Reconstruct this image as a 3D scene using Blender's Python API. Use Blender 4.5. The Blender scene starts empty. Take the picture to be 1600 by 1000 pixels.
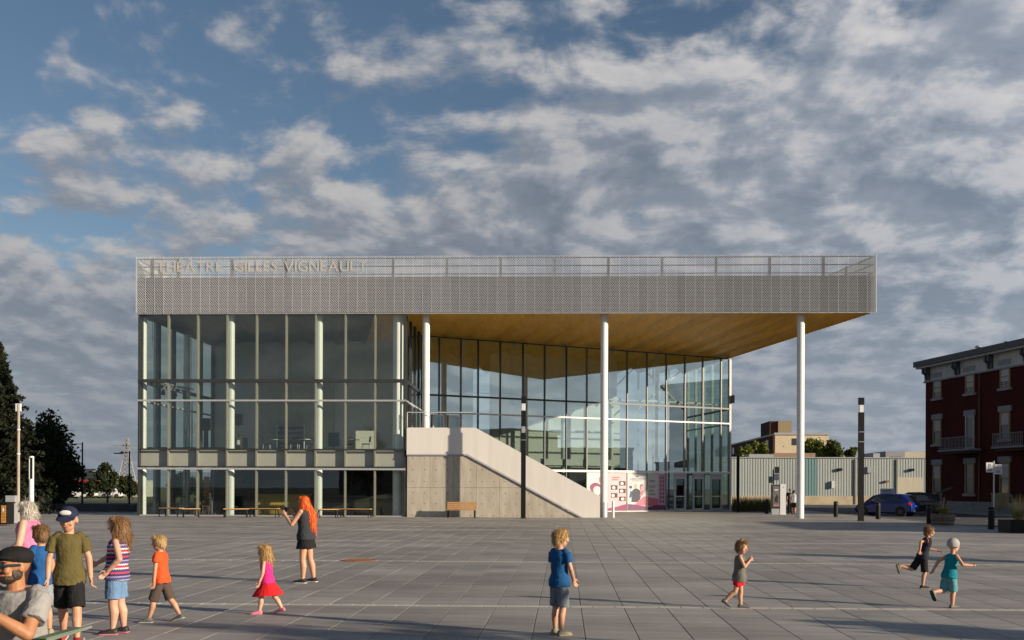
import bpy, bmesh, math, random
import numpy as np
from mathutils import Vector, Matrix, Euler
R = math.radians
rng = random.Random(7)
S = bpy.context.scene
C = S.collection

# ---------------------------------------------------------------- camera
F_PX, PX0, PY0 = 1600.0, 825.0, 763.0          # focal length and principal point, in photograph pixels
CAM_POS = Vector((0, 0, 1.67))
CAM_ROT = Matrix.Rotation(R(2.0), 4, 'Z') @ Matrix.Rotation(R(90), 4, 'X') @ Matrix.Rotation(R(0.22), 4, 'Z')
cam_d = bpy.data.cameras.new('camera'); cam = bpy.data.objects.new('camera', cam_d); C.objects.link(cam)
cam.matrix_world = Matrix.Translation(CAM_POS) @ CAM_ROT
cam_d.sensor_width = 36; cam_d.lens = 36 * F_PX / 1600
cam_d.shift_x = -(PX0 - 800) / 1600; cam_d.shift_y = (PY0 - 500) / 1600
cam_d.clip_start = 0.1; cam_d.clip_end = 6000
S.camera = cam

# ---------------------------------------------------------------- sky and sun
SUN_EL, SUN_AZ = R(15.5), R(-24)               # direction towards the sun: right and a little behind the camera
SUN = Vector((math.cos(SUN_EL) * math.cos(SUN_AZ), math.cos(SUN_EL) * math.sin(SUN_AZ), math.sin(SUN_EL)))
sd = bpy.data.lights.new('sun', 'SUN'); sd.energy = 5.0; sd.angle = R(0.6); sd.color = (1.0, 0.85, 0.66)
so = bpy.data.objects.new('sun', sd); C.objects.link(so); so.location = (60, -30, 40)
so.rotation_euler = (-SUN).to_track_quat('-Z', 'Y').to_euler()

W = bpy.data.worlds.new('World'); S.world = W; W.use_nodes = True
nt = W.node_tree; nt.nodes.clear()
def N(t, **k):
    n = nt.nodes.new(t)
    for a, b in k.items(): setattr(n, a, b)
    return n
def L(a, b): nt.links.new(a, b)
def M(op, a, b=None, c=None):
    n = N('ShaderNodeMath', operation=op)
    for i, v in enumerate((a, b, c)):
        if v is None: continue
        if isinstance(v, (int, float)): n.inputs[i].default_value = v
        else: L(v, n.inputs[i])
    return n.outputs[0]
sky = N('ShaderNodeTexSky', sky_type='NISHITA', sun_disc=False, sun_elevation=SUN_EL,
        sun_rotation=math.atan2(SUN.x, SUN.y), air_density=1.0, dust_density=0.5, ozone_density=2.0, altitude=100)
geo = N('ShaderNodeTexCoord'); sx = N('ShaderNodeSeparateXYZ'); L(geo.outputs['Generated'], sx.inputs[0])
zz = M('ADD', M('MAXIMUM', sx.outputs[2], 0.0), 0.27)
uu, vv = M('DIVIDE', sx.outputs[0], zz), M('DIVIDE', sx.outputs[1], zz)
def plane(du, dv, scale):
    c = N('ShaderNodeCombineXYZ'); L(M('MULTIPLY', M('ADD', uu, du), scale), c.inputs[0]); L(M('MULTIPLY', M('ADD', vv, dv), scale), c.inputs[1])
    return c.outputs[0]
def noise(vec, scale, detail, rough, dist=0.0):
    n = N('ShaderNodeTexNoise', noise_dimensions='2D'); L(vec, n.inputs['Vector'])
    n.inputs['Scale'].default_value = scale; n.inputs['Detail'].default_value = detail
    n.inputs['Roughness'].default_value = rough; n.inputs['Distortion'].default_value = dist
    return n.outputs['Fac']
SKY_U, SKY_V = 0.46, 9.2
def density(du, dv, det):
    p = plane(SKY_U + du, SKY_V + dv, 1.0)
    # warp, then billows: small rounded cells carried by broader banks
    w = N('ShaderNodeTexNoise', noise_dimensions='2D'); w.inputs['Scale'].default_value = 1.7; w.inputs['Detail'].default_value = 3; L(p, w.inputs['Vector'])
    off = N('ShaderNodeVectorMath', operation='SUBTRACT'); L(w.outputs['Color'], off.inputs[0]); off.inputs[1].default_value = (0.5, 0.5, 0.5)
    ms = N('ShaderNodeVectorMath', operation='MULTIPLY_ADD'); L(off.outputs[0], ms.inputs[0]); ms.inputs[1].default_value = (0.16, 0.16, 0); L(p, ms.inputs[2])
    q = ms.outputs[0]
    a = noise(q, 7.6, det, 0.55)
    a2 = noise(q, 2.7, 3, 0.5)
    b = noise(p, 0.55, 2, 0.5)
    return M('ADD', M('ADD', M('MULTIPLY', a, 0.80), M('MULTIPLY', a2, 0.45)), M('MULTIPLY', b, 0.55))
d0 = density(0, 0, 9)
d1 = density(SUN.x * 0.038, SUN.y * 0.038 - 0.038, 4)
# the bank is thicker low in the sky and to the right, as far as the sky goes
cover = M('ADD', M('MULTIPLY', sx.outputs[2], -1.5), M('MULTIPLY', sx.outputs[0], 0.20))
dd = M('ADD', d0, cover)
def smooth(x, lo, hi):
    n = N('ShaderNodeMapRange', interpolation_type='SMOOTHSTEP'); L(x, n.inputs[0])
    n.inputs[1].default_value = lo; n.inputs[2].default_value = hi
    return n.outputs[0]
CL0, CL1 = 0.255, 0.51
alpha = M('MULTIPLY', smooth(dd, CL0, CL1), 0.97)
thick = smooth(dd, CL0 + 0.06, CL1 + 0.30)
lit = smooth(M('SUBTRACT', d0, d1), -0.16, 0.21)
shade = M('ADD', M('MULTIPLY', lit, 0.70), M('MULTIPLY', M('SUBTRACT', 1.0, thick), 0.34))
cr = N('ShaderNodeValToRGB'); L(shade, cr.inputs[0])
e = cr.color_ramp.elements
e[0].position = 0.05; e[0].color = (0.150, 0.185, 0.235, 1)
e[1].position = 0.98; e[1].color = (0.55, 0.53, 0.52, 1)
k = e.new(0.45); k.color = (0.275, 0.302, 0.350, 1)
b1 = N('ShaderNodeBackground'); L(sky.outputs[0], b1.inputs[0]); b1.inputs[1].default_value = 0.060
low = N('ShaderNodeMixRGB'); L(M('MULTIPLY', M('SUBTRACT', 1.0, smooth(sx.outputs[2], 0.0, 0.30)), 0.72), low.inputs[0]); L(cr.outputs[0], low.inputs[1]); low.inputs[2].default_value = (0.262, 0.300, 0.350, 1)
b2 = N('ShaderNodeBackground'); L(low.outputs[0], b2.inputs[0]); 
dt = N('ShaderNodeVectorMath', operation='DOT_PRODUCT'); L(geo.outputs['Generated'], dt.inputs[0]); dt.inputs[1].default_value = tuple(SUN)
fwd = N('ShaderNodeMapRange'); L(dt.outputs['Value'], fwd.inputs[0]); fwd.inputs[1].default_value = -0.4; fwd.inputs[2].default_value = 1.0; fwd.inputs[3].default_value = 0.68; fwd.inputs[4].default_value = 1.45   # cloud scatters more light the nearer it is to the sun
L(fwd.outputs[0], b2.inputs[1])
mx = N('ShaderNodeMixShader'); L(alpha, mx.inputs[0]); L(b1.outputs[0], mx.inputs[1]); L(b2.outputs[0], mx.inputs[2])
wo = N('ShaderNodeOutputWorld'); L(mx.outputs[0], wo.inputs[0])

S.view_settings.view_transform = 'Standard'; S.view_settings.look = 'None'
S.view_settings.exposure = 0.5; S.view_settings.gamma = 1.0; S.view_settings.use_curve_mapping = False
S.render.engine = 'CYCLES'
S.cycles.use_denoising = True
S.cycles.max_bounces = 8; S.cycles.transparent_max_bounces = 24; S.cycles.diffuse_bounces = 4
S.cycles.caustics_reflective = False; S.cycles.caustics_refractive = False
S.cycles.sample_clamp_indirect = 4.0

# ---------------------------------------------------------------- measuring helpers
CR3 = CAM_ROT.to_3x3()
def ray(x, y): return (CR3 @ Vector(((x - PX0) / F_PX, -(y - PY0) / F_PX, -1.0)))
def atY(x, y, Y):
    d = ray(x, y); return CAM_POS + d * ((Y - CAM_POS.y) / d.y)
def gp(x, y, z=0.0):
    d = ray(x, y); return CAM_POS + d * ((z - CAM_POS.z) / d.z)
def on_wall(x, y, A, B):
    """distance along the vertical wall A->B and height, for a sight line"""
    d = ray(x, y); u = Vector((B[0] - A[0], B[1] - A[1])); Ln = u.length; u /= Ln
    n = Vector((-u.y, u.x)); a = Vector((A[0], A[1]))
    t = ((a - Vector(CAM_POS[:2])) @ n) / (Vector(d[:2]) @ n)
    p = CAM_POS + d * t
    return (Vector(p[:2]) - a) @ u, p.z

# ---------------------------------------------------------------- materials
MATS = {}
def mat(name, col, rough=0.6, metal=0.0, var=0.0, vscale=3.0, bump=0.0, bscale=30.0, col2=None, stretch=(1, 1, 1), spec=0.5, rand=0.0, trans=0.0, attr=None):
    if name in MATS: return MATS[name]
    m = bpy.data.materials.new(name); m.use_nodes = True; t = m.node_tree; p = t.nodes['Principled BSDF']
    p.inputs['Base Color'].default_value = (*col, 1); p.inputs['Roughness'].default_value = rough
    p.inputs['Metallic'].default_value = metal; p.inputs['Specular IOR Level'].default_value = spec
    tc = t.nodes.new('ShaderNodeTexCoord'); mp = t.nodes.new('ShaderNodeMapping'); mp.inputs['Scale'].default_value = stretch
    t.links.new(tc.outputs['Object'], mp.inputs[0])
    out = None
    if var > 0 or col2:
        n = t.nodes.new('ShaderNodeTexNoise'); n.inputs['Scale'].default_value = vscale; n.inputs['Detail'].default_value = 6; n.inputs['Roughness'].default_value = 0.6
        t.links.new(mp.outputs[0], n.inputs['Vector'])
        rp = t.nodes.new('ShaderNodeValToRGB'); t.links.new(n.outputs['Fac'], rp.inputs[0])
        c2 = col2 or tuple(min(1, c * (1 + var)) for c in col); c1 = col if col2 else tuple(c * (1 - var) for c in col)
        rp.color_ramp.elements[0].position = 0.3; rp.color_ramp.elements[1].position = 0.7
        rp.color_ramp.elements[0].color = (*c1, 1); rp.color_ramp.elements[1].color = (*c2, 1)
        out = rp.outputs[0]
    if rand > 0 or attr:
        if attr:
            a = t.nodes.new('ShaderNodeAttribute'); a.attribute_name = attr; src = a.outputs['Fac']
        else:
            a = t.nodes.new('ShaderNodeObjectInfo'); src = a.outputs['Random']
        mr = t.nodes.new('ShaderNodeMapRange'); t.links.new(src, mr.inputs[0]); mr.inputs[3].default_value = 1 - rand; mr.inputs[4].default_value = 1 + rand
        hm = t.nodes.new('ShaderNodeMixRGB'); hm.blend_type = 'MULTIPLY'; hm.inputs[0].default_value = 1
        if out: t.links.new(out, hm.inputs[1])
        else: hm.inputs[1].default_value = (*col, 1)
        t.links.new(mr.outputs[0], hm.inputs[2]); out = hm.outputs[0]
    if out: t.links.new(out, p.inputs['Base Color'])
    if bump > 0:
        n = t.nodes.new('ShaderNodeTexNoise'); n.inputs['Scale'].default_value = bscale; n.inputs['Detail'].default_value = 5
        t.links.new(mp.outputs[0], n.inputs['Vector'])
        b = t.nodes.new('ShaderNodeBump'); b.inputs['Strength'].default_value = bump; b.inputs['Distance'].default_value = 0.02
        t.links.new(n.outputs['Fac'], b.inputs['Height']); t.links.new(b.outputs[0], p.inputs['Normal'])
    if trans > 0:
        tr = t.nodes.new('ShaderNodeBsdfTranslucent'); ms = t.nodes.new('ShaderNodeMixShader'); ms.inputs[0].default_value = trans
        if out: t.links.new(out, tr.inputs[0])
        else: tr.inputs[0].default_value = (*col, 1)
        t.links.new(p.outputs[0], ms.inputs[1]); t.links.new(tr.outputs[0], ms.inputs[2])
        t.links.new(ms.outputs[0], t.nodes['Material Output'].inputs[0])
    MATS[name] = m; return m

def glass(name, tint, r0, rough=0.0, wob=0.0):
    m = bpy.data.materials.new(name); m.use_nodes = True; t = m.node_tree; t.nodes.clear()
    o = t.nodes.new('ShaderNodeOutputMaterial'); tr = t.nodes.new('ShaderNodeBsdfTransparent'); tr.inputs[0].default_value = (*tint, 1)
    gl = t.nodes.new('ShaderNodeBsdfGlossy'); gl.inputs['Roughness'].default_value = rough; gl.inputs[0].default_value = (0.90, 0.97, 0.96, 1)
    lw = t.nodes.new('ShaderNodeLayerWeight'); lw.inputs['Blend'].default_value = 0.5
    pw = t.nodes.new('ShaderNodeMath'); pw.operation = 'POWER'; pw.inputs[1].default_value = 4.0; t.links.new(lw.outputs['Facing'], pw.inputs[0])
    mr = t.nodes.new('ShaderNodeMapRange'); t.links.new(pw.outputs[0], mr.inputs[0]); mr.inputs[3].default_value = r0; mr.inputs[4].default_value = 1.0
    if wob:
        tc = t.nodes.new('ShaderNodeTexCoord'); n = t.nodes.new('ShaderNodeTexNoise'); n.inputs['Scale'].default_value = 0.9; n.inputs['Detail'].default_value = 2
        t.links.new(tc.outputs['Object'], n.inputs['Vector']); b = t.nodes.new('ShaderNodeBump'); b.inputs['Strength'].default_value = wob; b.inputs['Distance'].default_value = 0.02
        t.links.new(n.outputs['Fac'], b.inputs['Height']); t.links.new(b.outputs[0], gl.inputs['Normal'])
    ms = t.nodes.new('ShaderNodeMixShader'); t.links.new(mr.outputs[0], ms.inputs[0]); t.links.new(tr.outputs[0], ms.inputs[1]); t.links.new(gl.outputs[0], ms.inputs[2])
    t.links.new(ms.outputs[0], o.inputs[0]); MATS[name] = m; return m

# ---------------------------------------------------------------- mesh builder
class MB:
    def __init__(s): s.v = []; s.f = []; s.mi = []; s.cur = 0
    def add(s, vs, fs):
        b = len(s.v); s.v += [tuple(x) for x in vs]; s.f += [tuple(i + b for i in f) for f in fs]; s.mi += [s.cur] * len(fs); return s
    def box(s, x0, x1, y0, y1, z0, z1):
        return s.add([(x0,y0,z0),(x1,y0,z0),(x1,y1,z0),(x0,y1,z0),(x0,y0,z1),(x1,y0,z1),(x1,y1,z1),(x0,y1,z1)],
                     [(0,3,2,1),(4,5,6,7),(0,1,5,4),(1,2,6,5),(2,3,7,6),(3,0,4,7)])
    def obox(s, c, ax, hs):
        c = Vector(c); a, b, d = [Vector(v) * h for v, h in zip(ax, hs)]
        P = [c-a-b-d, c+a-b-d, c+a+b-d, c-a+b-d, c-a-b+d, c+a-b+d, c+a+b+d, c-a+b+d]
        return s.add(P, [(0,3,2,1),(4,5,6,7),(0,1,5,4),(1,2,6,5),(2,3,7,6),(3,0,4,7)])
    def bar(s, p, q, w, h, up=(0,0,1)):
        p, q = Vector(p), Vector(q); d = (q - p); l = d.length; d /= l; up = Vector(up)
        if abs(d @ up) > 0.98: up = Vector((0, 1, 0))
        sd_ = d.cross(up).normalized(); u = sd_.cross(d)
        return s.obox((p + q) / 2, (d, sd_, u), (l/2, w/2, h/2))
    def tube(s, p, q, r0, r1=None, n=12, cap=True):
        r1 = r0 if r1 is None else r1; p, q = Vector(p), Vector(q); d = (q - p).normalized()
        a = d.orthogonal().normalized(); b = d.cross(a); vs = []
        for c, r in ((p, r0), (q, r1)):
            vs += [c + a * (math.cos(2*math.pi*i/n) * r) + b * (math.sin(2*math.pi*i/n) * r) for i in range(n)]
        fs = [(i, (i+1) % n, n + (i+1) % n, n + i) for i in range(n)]
        if cap: fs += [tuple(range(n-1, -1, -1)), tuple(range(n, 2*n))]
        return s.add(vs, fs)
    def path(s, pts, r, n=8):
        for a, b in zip(pts[:-1], pts[1:]): s.tube(a, b, r, n=n)
        return s
    def lathe(s, prof, n=24, c=(0,0,0), axis='z'):
        vs = []
        for r, z in prof:
            for i in range(n):
                a = 2*math.pi*i/n; x, y = r*math.cos(a), r*math.sin(a)
                vs.append((c[0]+x, c[1]+y, c[2]+z) if axis == 'z' else ((c[0]+x, c[1]+z, c[2]+y) if axis == 'y' else (c[0]+z, c[1]+x, c[2]+y)))
        k = len(prof); fs = [(j*n+i, j*n+(i+1) % n, (j+1)*n+(i+1) % n, (j+1)*n+i) for j in range(k-1) for i in range(n)]
        fs += [tuple(range(n-1, -1, -1)), tuple(range((k-1)*n, k*n))]
        return s.add(vs, fs)
    def prism(s, pts, dvec):
        """polygon (3-D points in a plane) extruded by dvec"""
        n = len(pts); d = Vector(dvec); P = [Vector(p) for p in pts]
        return s.add(P + [p + d for p in P], [tuple(range(n-1, -1, -1)), tuple(range(n, 2*n))] + [(i, (i+1) % n, n+(i+1) % n, n+i) for i in range(n)])
    def ring_loft(s, rings, cap=True):
        n = len(rings[0]); vs = [p for r in rings for p in r]; k = len(rings)
        fs = [(j*n+i, j*n+(i+1) % n, (j+1)*n+(i+1) % n, (j+1)*n+i) for j in range(k-1) for i in range(n)]
        if cap: fs += [tuple(range(n-1, -1, -1)), tuple(range((k-1)*n, k*n))]
        return s.add(vs, fs)
    def mesh(s, name, mats, smooth=False):
        me = bpy.data.meshes.new(name); me.from_pydata(s.v, [], s.f)
        for m in (mats if isinstance(mats, (list, tuple)) else [mats]): me.materials.append(m)
        if len(me.materials) > 1: me.polygons.foreach_set('material_index', s.mi)
        bm = bmesh.new(); bm.from_mesh(me); bmesh.ops.recalc_face_normals(bm, faces=bm.faces)
        if smooth:
            for f in bm.faces: f.smooth = True
            for e_ in bm.edges:
                if len(e_.link_faces) == 2 and e_.calc_face_angle(0) > R(40): e_.smooth = False
        bm.to_mesh(me); bm.free(); return me
    def build(s, name, mats, parent=None, smooth=False, **tags):
        return obj(name, s.mesh(name, mats, smooth), parent, **tags)

PINV = {}
def obj(name, me, parent=None, loc=None, rotz=0, **tags):
    o = bpy.data.objects.new(name, me); C.objects.link(o)
    if loc is not None: o.location = loc
    if rotz: o.rotation_euler.z = rotz
    if parent is not None:
        o.parent = parent
        if parent.name in PINV: o.matrix_parent_inverse = PINV[parent.name]
    for a, b in tags.items():
        if b: o[a] = b
    return o
def thing(name, label, category, loc=(0, 0, 0), rotz=0, group=None, world=False):
    """an Empty at the thing's base; world=True when its parts are given in world coordinates"""
    o = bpy.data.objects.new(name, None); C.objects.link(o); o.location = loc; o.rotation_euler.z = rotz
    o.empty_display_size = 0.2; o['label'] = label; o['category'] = category
    if group: o['group'] = group
    if world: PINV[o.name] = (Matrix.Translation(Vector(loc)) @ Matrix.Rotation(rotz, 4, 'Z')).inverted()
    return o
def dup(o, loc, rotz=0, label=None, parent=None):
    c = o.copy(); C.objects.link(c)
    if parent is not None: c.parent = parent
    else:
        c.location = loc; c.rotation_euler.z = rotz
        if label: c['label'] = label
    for ch in [x for x in ALLCH(o)]: dup(ch, None, 0, None, c)
    return c
def ALLCH(o): return [x for x in C.objects if x.parent == o]
def structure(o): o['kind'] = 'structure'; return o
# ================================================================ materials used widely
m_asph = mat('asphalt', (0.05, 0.05, 0.052), 0.9, var=0.25, vscale=0.8, bump=0.3, bscale=60)
m_white = mat('white_steel', (0.72, 0.72, 0.70), 0.42, var=0.05, vscale=1.5)
m_black = mat('black_metal', (0.010, 0.010, 0.010), 0.6, var=0.2, vscale=4, spec=0.2)
m_dark = mat('dark_aluminium', (0.035, 0.036, 0.036), 0.4, var=0.15, vscale=3)
m_mull = mat('mullion_paint', (0.20, 0.20, 0.165), 0.45, var=0.08, vscale=3)
m_alu = mat('brushed_aluminium', (0.42, 0.43, 0.44), 0.4, metal=0.3, var=0.1, vscale=6)
m_wood = mat('bench_wood', (0.36, 0.20, 0.075), 0.55, col2=(0.52, 0.31, 0.13), vscale=6, stretch=(0.6, 8, 8), bump=0.1)
FY = 58.8                                        # the front plane of the theatre

# ================================================================ ground
gm = MB(); gm.add([(-3000, -3000, -0.10), (3000, -3000, -0.10), (3000, 4000, -0.10), (-3000, 4000, -0.10)], [(0, 1, 2, 3)])
structure(gm.build('ground', mat('ground_earth', (0.10, 0.10, 0.085), 0.95, var=0.3, vscale=0.05)))
EDGE = 19.1                                      # kerb line between the plaza and the street
rd = MB(); rd.add([(EDGE + 0.16, -60, -0.09), (29.4, -60, -0.09), (29.4, 118, -0.09), (EDGE + 0.16, 118, -0.09)], [(0, 1, 2, 3)])
rd.add([(-4, 96, -0.086), (EDGE + 0.16, 96, -0.086), (EDGE + 0.16, 118, -0.086), (-4, 118, -0.086)], [(0, 1, 2, 3)])
road = structure(rd.build('road', m_asph))
rp = MB()
for k in range(14): rp.box(24.3, 24.42, 8 + k * 7.0, 11 + k * 7.0, -0.088, -0.0855)
structure(rp.build('road_marking', mat('road_paint', (0.55, 0.53, 0.46), 0.8, var=0.25, vscale=6)))
m_kerb = mat('kerb_concrete', (0.36, 0.35, 0.33), 0.85, var=0.15, vscale=5, bump=0.2)
kb = MB(); kb.box(EDGE, EDGE + 0.155, 2, 82, -0.098, 0.012); kb.box(29.4, 29.56, -60, 92, -0.098, 0.04)
structure(kb.build('kerb', m_kerb))
sw = MB(); sw.add([(29.57, -60, 0.03), (60, -60, 0.03), (60, 92, 0.03), (29.57, 92, 0.03)], [(0, 1, 2, 3)])
structure(sw.build('pavement', mat('pavement_concrete', (0.27, 0.265, 0.25), 0.9, var=0.12, vscale=1.2, bump=0.15)))

# plaza: a bed with slabs laid on it
bed = MB(); bed.add([(-70, 0, -0.022), (EDGE - 0.01, 0, -0.022), (EDGE - 0.01, 95, -0.022), (-70, 95, -0.022)], [(0, 1, 2, 3)])
plaza = structure(bed.build('plaza', mat('joint_sand', (0.075, 0.070, 0.063), 0.95, var=0.2, vscale=8)))
TILE, X0, BAND0, BSP, NROW, STRIP = 0.6, 0.247, 5.75, 8.75, 9, 0.17
ROWL = (BSP - STRIP) / NROW
def slab_shape(w, l, gx, gy, ch=0.005):
    hx, hy = w/2 - gx/2, l/2 - gy/2
    v = [(-hx,-hy,-0.03),(hx,-hy,-0.03),(hx,hy,-0.03),(-hx,hy,-0.03),(-hx,-hy,-ch),(hx,-hy,-ch),(hx,hy,-ch),(-hx,hy,-ch),
         (-hx+ch,-hy+ch,0),(hx-ch,-hy+ch,0),(hx-ch,hy-ch,0),(-hx+ch,hy-ch,0)]
    f = [(8,9,10,11)] + [(a,b,b+4,a+4) for a,b in ((4,5),(5,6),(6,7),(7,4))] 
    f[1:] = [(4,5,9,8),(5,6,10,9),(6,7,11,10),(7,4,8,11)]
    f += [(0,1,5,4),(1,2,6,5),(2,3,7,6),(3,0,4,7)]
    return v, f
def paver_mat(name, attr):
    m = mat(name, (0.250, 0.231, 0.214), 0.62, col2=(0.35, 0.327, 0.304), vscale=2.2, stretch=(0.55, 2.2, 1), bump=0.12, bscale=55, rand=0.13, attr=attr, spec=0.35)
    # worn and stained patches larger than one slab
    t = m.node_tree; p = t.nodes['Principled BSDF']; src = p.inputs['Base Color'].links[0].from_socket
    g = t.nodes.new('ShaderNodeNewGeometry'); n = t.nodes.new('ShaderNodeTexNoise'); n.inputs['Scale'].default_value = 0.35; n.inputs['Detail'].default_value = 7; n.inputs['Roughness'].default_value = 0.65
    mp = t.nodes.new('ShaderNodeMapping'); mp.inputs['Scale'].default_value = (0.5, 1.3, 1); t.links.new(g.outputs['Position'], mp.inputs[0]); t.links.new(mp.outputs[0], n.inputs['Vector'])
    r = t.nodes.new('ShaderNodeMapRange'); r.inputs[1].default_value = 0.35; r.inputs[2].default_value = 0.68; r.inputs[3].default_value = 0.70; r.inputs[4].default_value = 1.12; t.links.new(n.outputs['Fac'], r.inputs[0])
    x = t.nodes.new('ShaderNodeMixRGB'); x.blend_type = 'MULTIPLY'; x.inputs[0].default_value = 1; t.links.new(src, x.inputs[1]); t.links.new(r.outputs[0], x.inputs[2]); t.links.new(x.outputs[0], p.inputs['Base Color'])
    # small pale spots (gum, grit)
    v = t.nodes.new('ShaderNodeTexVoronoi'); v.inputs['Scale'].default_value = 1.1; t.links.new(g.outputs['Position'], v.inputs['Vector'])
    c = t.nodes.new('ShaderNodeMath'); c.operation = 'LESS_THAN'; c.inputs[1].default_value = 0.028; t.links.new(v.outputs['Distance'], c.inputs[0])
    y = t.nodes.new('ShaderNodeMixRGB'); t.links.new(c.outputs[0], y.inputs[0]); t.links.new(x.outputs[0], y.inputs[1]); y.inputs[2].default_value = (0.36, 0.34, 0.31, 1); t.links.new(y.outputs[0], p.inputs['Base Color'])
    return m
m_pav, m_pavf = paver_mat('paver', None), paver_mat('paver_far', 'tint')
m_strip = mat('band_paver', (0.46, 0.43, 0.38), 0.7, var=0.14, vscale=3, bump=0.1)
sv, sf = slab_shape(TILE, ROWL, 0.008, 0.002, 0.004)
near_me = bpy.data.meshes.new('paver'); near_me.from_pydata(sv, [], sf); near_me.materials.append(m_pav)
cells = []
for b in range(-1, 9):
    y0 = BAND0 + b * BSP + STRIP/2
    for r in range(NROW):
        cy = y0 + (r + 0.5) * ROWL
        if cy < 2.5: continue
        for i in range(-117, 32):
            cx = X0 + (i + 0.5) * TILE
            if cx > EDGE - 0.3: continue
            cells.append((cx, cy))
def vis(c):
    Y = c[1]; px = 881 + 1600 * c[0] / Y; py = 763 + 1600 * 1.67 / Y
    return -30 < px < 1630 and py < 1003 + 60
inv = sorted([c for c in cells if vis(c)], key=lambda c: c[1])[:300]
near = set(inv)
for c in inv: obj('paver', near_me, plaza, loc=(c[0], c[1], rng.uniform(-0.0012, 0.0012)))
far = [c for c in cells if c not in near]
bv = np.array(sv); nv = len(sv); n = len(far)
off = np.array([(c[0], c[1], rng.uniform(-0.0012, 0.0012)) for c in far])
V = (bv[None] + off[:, None]).reshape(-1, 3)
Fq = (np.array(sf)[None] + (np.arange(n) * nv)[:, None, None]).reshape(-1, 4)
me = bpy.data.meshes.new('far_pavers'); me.from_pydata(V.tolist(), [], Fq.tolist()); me.materials.append(m_pavf)
at = me.attributes.new('tint', 'FLOAT', 'FACE'); tv = np.repeat(np.random.RandomState(3).rand(n), len(sf)).astype(np.float32); at.data.foreach_set('value', tv)
obj('far_pavers', me, plaza, kind='stuff')
# pale bands of short slabs
sv2, sf2 = slab_shape(0.31, STRIP, 0.008, 0.006); bv = np.array(sv2)
cs = [(-69.8 + 0.31 * i, BAND0 + BSP * b, 0.001) for b in range(0, 9) for i in range(286)]
V = (bv[None] + np.array(cs)[:, None]).reshape(-1, 3); Fq = (np.array(sf2)[None] + (np.arange(len(cs)) * len(sv2))[:, None, None]).reshape(-1, 4)
me = bpy.data.meshes.new('band_pavers'); me.from_pydata(V.tolist(), [], Fq.tolist()); me.materials.append(m_strip)
obj('band_pavers', me, plaza, kind='stuff')
# rusty manhole cover
g0 = gp(560, 875.5)
mh = thing('manhole_cover', 'round rusty iron manhole cover set in the grey paving', 'manhole cover', (g0.x, g0.y, 0))
m_rust = mat('rusty_iron', (0.20, 0.065, 0.022), 0.8, col2=(0.34, 0.13, 0.05), vscale=9, bump=0.4, bscale=40)
MB().lathe([(0.42, -0.02), (0.42, 0.006), (0.39, 0.010), (0.385, 0.004), (0.36, 0.004)], 40).build('rim', m_rust, mh)
cv = MB(); cv.lathe([(0.355, -0.01), (0.355, 0.006), (0.34, 0.009)], 40)
for i in range(-3, 4):
    l = math.sqrt(0.30**2 - (i*0.08)**2); cv.box(-l, l, i*0.08 - 0.018, i*0.08 + 0.018, 0.0085, 0.014)
cv.build('cover', m_rust, mh)
# far-left lawn and street beyond the theatre
lw = MB(); lw.add([(-400, 96, -0.07), (-4.2, 96, -0.07), (-4.2, 420, -0.07), (-400, 420, -0.07)], [(0, 1, 2, 3)])
structure(lw.build('lawn', mat('grass', (0.055, 0.085, 0.022), 0.95, col2=(0.12, 0.13, 0.035), vscale=0.5, bump=0.5, bscale=20)))
rd2 = MB(); rd2.add([(-400, 118, -0.062), (-4.1, 118, -0.062), (-4.1, 132, -0.062), (-400, 132, -0.062)], [(0, 1, 2, 3)])
structure(rd2.build('back_street', m_asph))
# ================================================================ the theatre
XL, XG0, XG1 = atY(214, 450, FY).x, atY(217, 600, FY).x, atY(632.5, 600, FY).x      # fascia left end, front glass left and right
XR = atY(1369, 450, FY).x
Z_SOF, Z_MID, Z_TOP = 11.74, 13.86, 15.06
R0, R1 = Vector((-9.35, 67.3)), Vector((12.85, 79.4))                              # slanted lobby glass, left and right end
EDIR = (R1 - Vector((XR, FY))).normalized()                                        # right edge of the canopy, in plan
th = thing('theatre_building', 'large glass theatre with metal mesh fascia, timber soffit and concrete stair facing the plaza', 'theatre', (0, FY, 0), world=True)
m_mesh = mat('expanded_metal', (0.50, 0.525, 0.555), 0.5, metal=0.1, var=0.1, vscale=4, rand=0.10)
m_back = mat('fascia_backing', (0.12, 0.118, 0.115), 0.7, var=0.15, vscale=2)
m_steel = mat('galvanised_steel', (0.20, 0.19, 0.17), 0.5, var=0.15, vscale=3)
m_trim = mat('grey_trim', (0.36, 0.37, 0.38), 0.45, var=0.06)
G1 = glass('curtain_glass', (0.92, 0.955, 0.925), 0.045, wob=0.02)
G2 = glass('lobby_glass', (0.90, 0.97, 0.945), 0.29, wob=0.02)
G3 = glass('door_glass', (0.6, 0.66, 0.66), 0.10)

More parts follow.
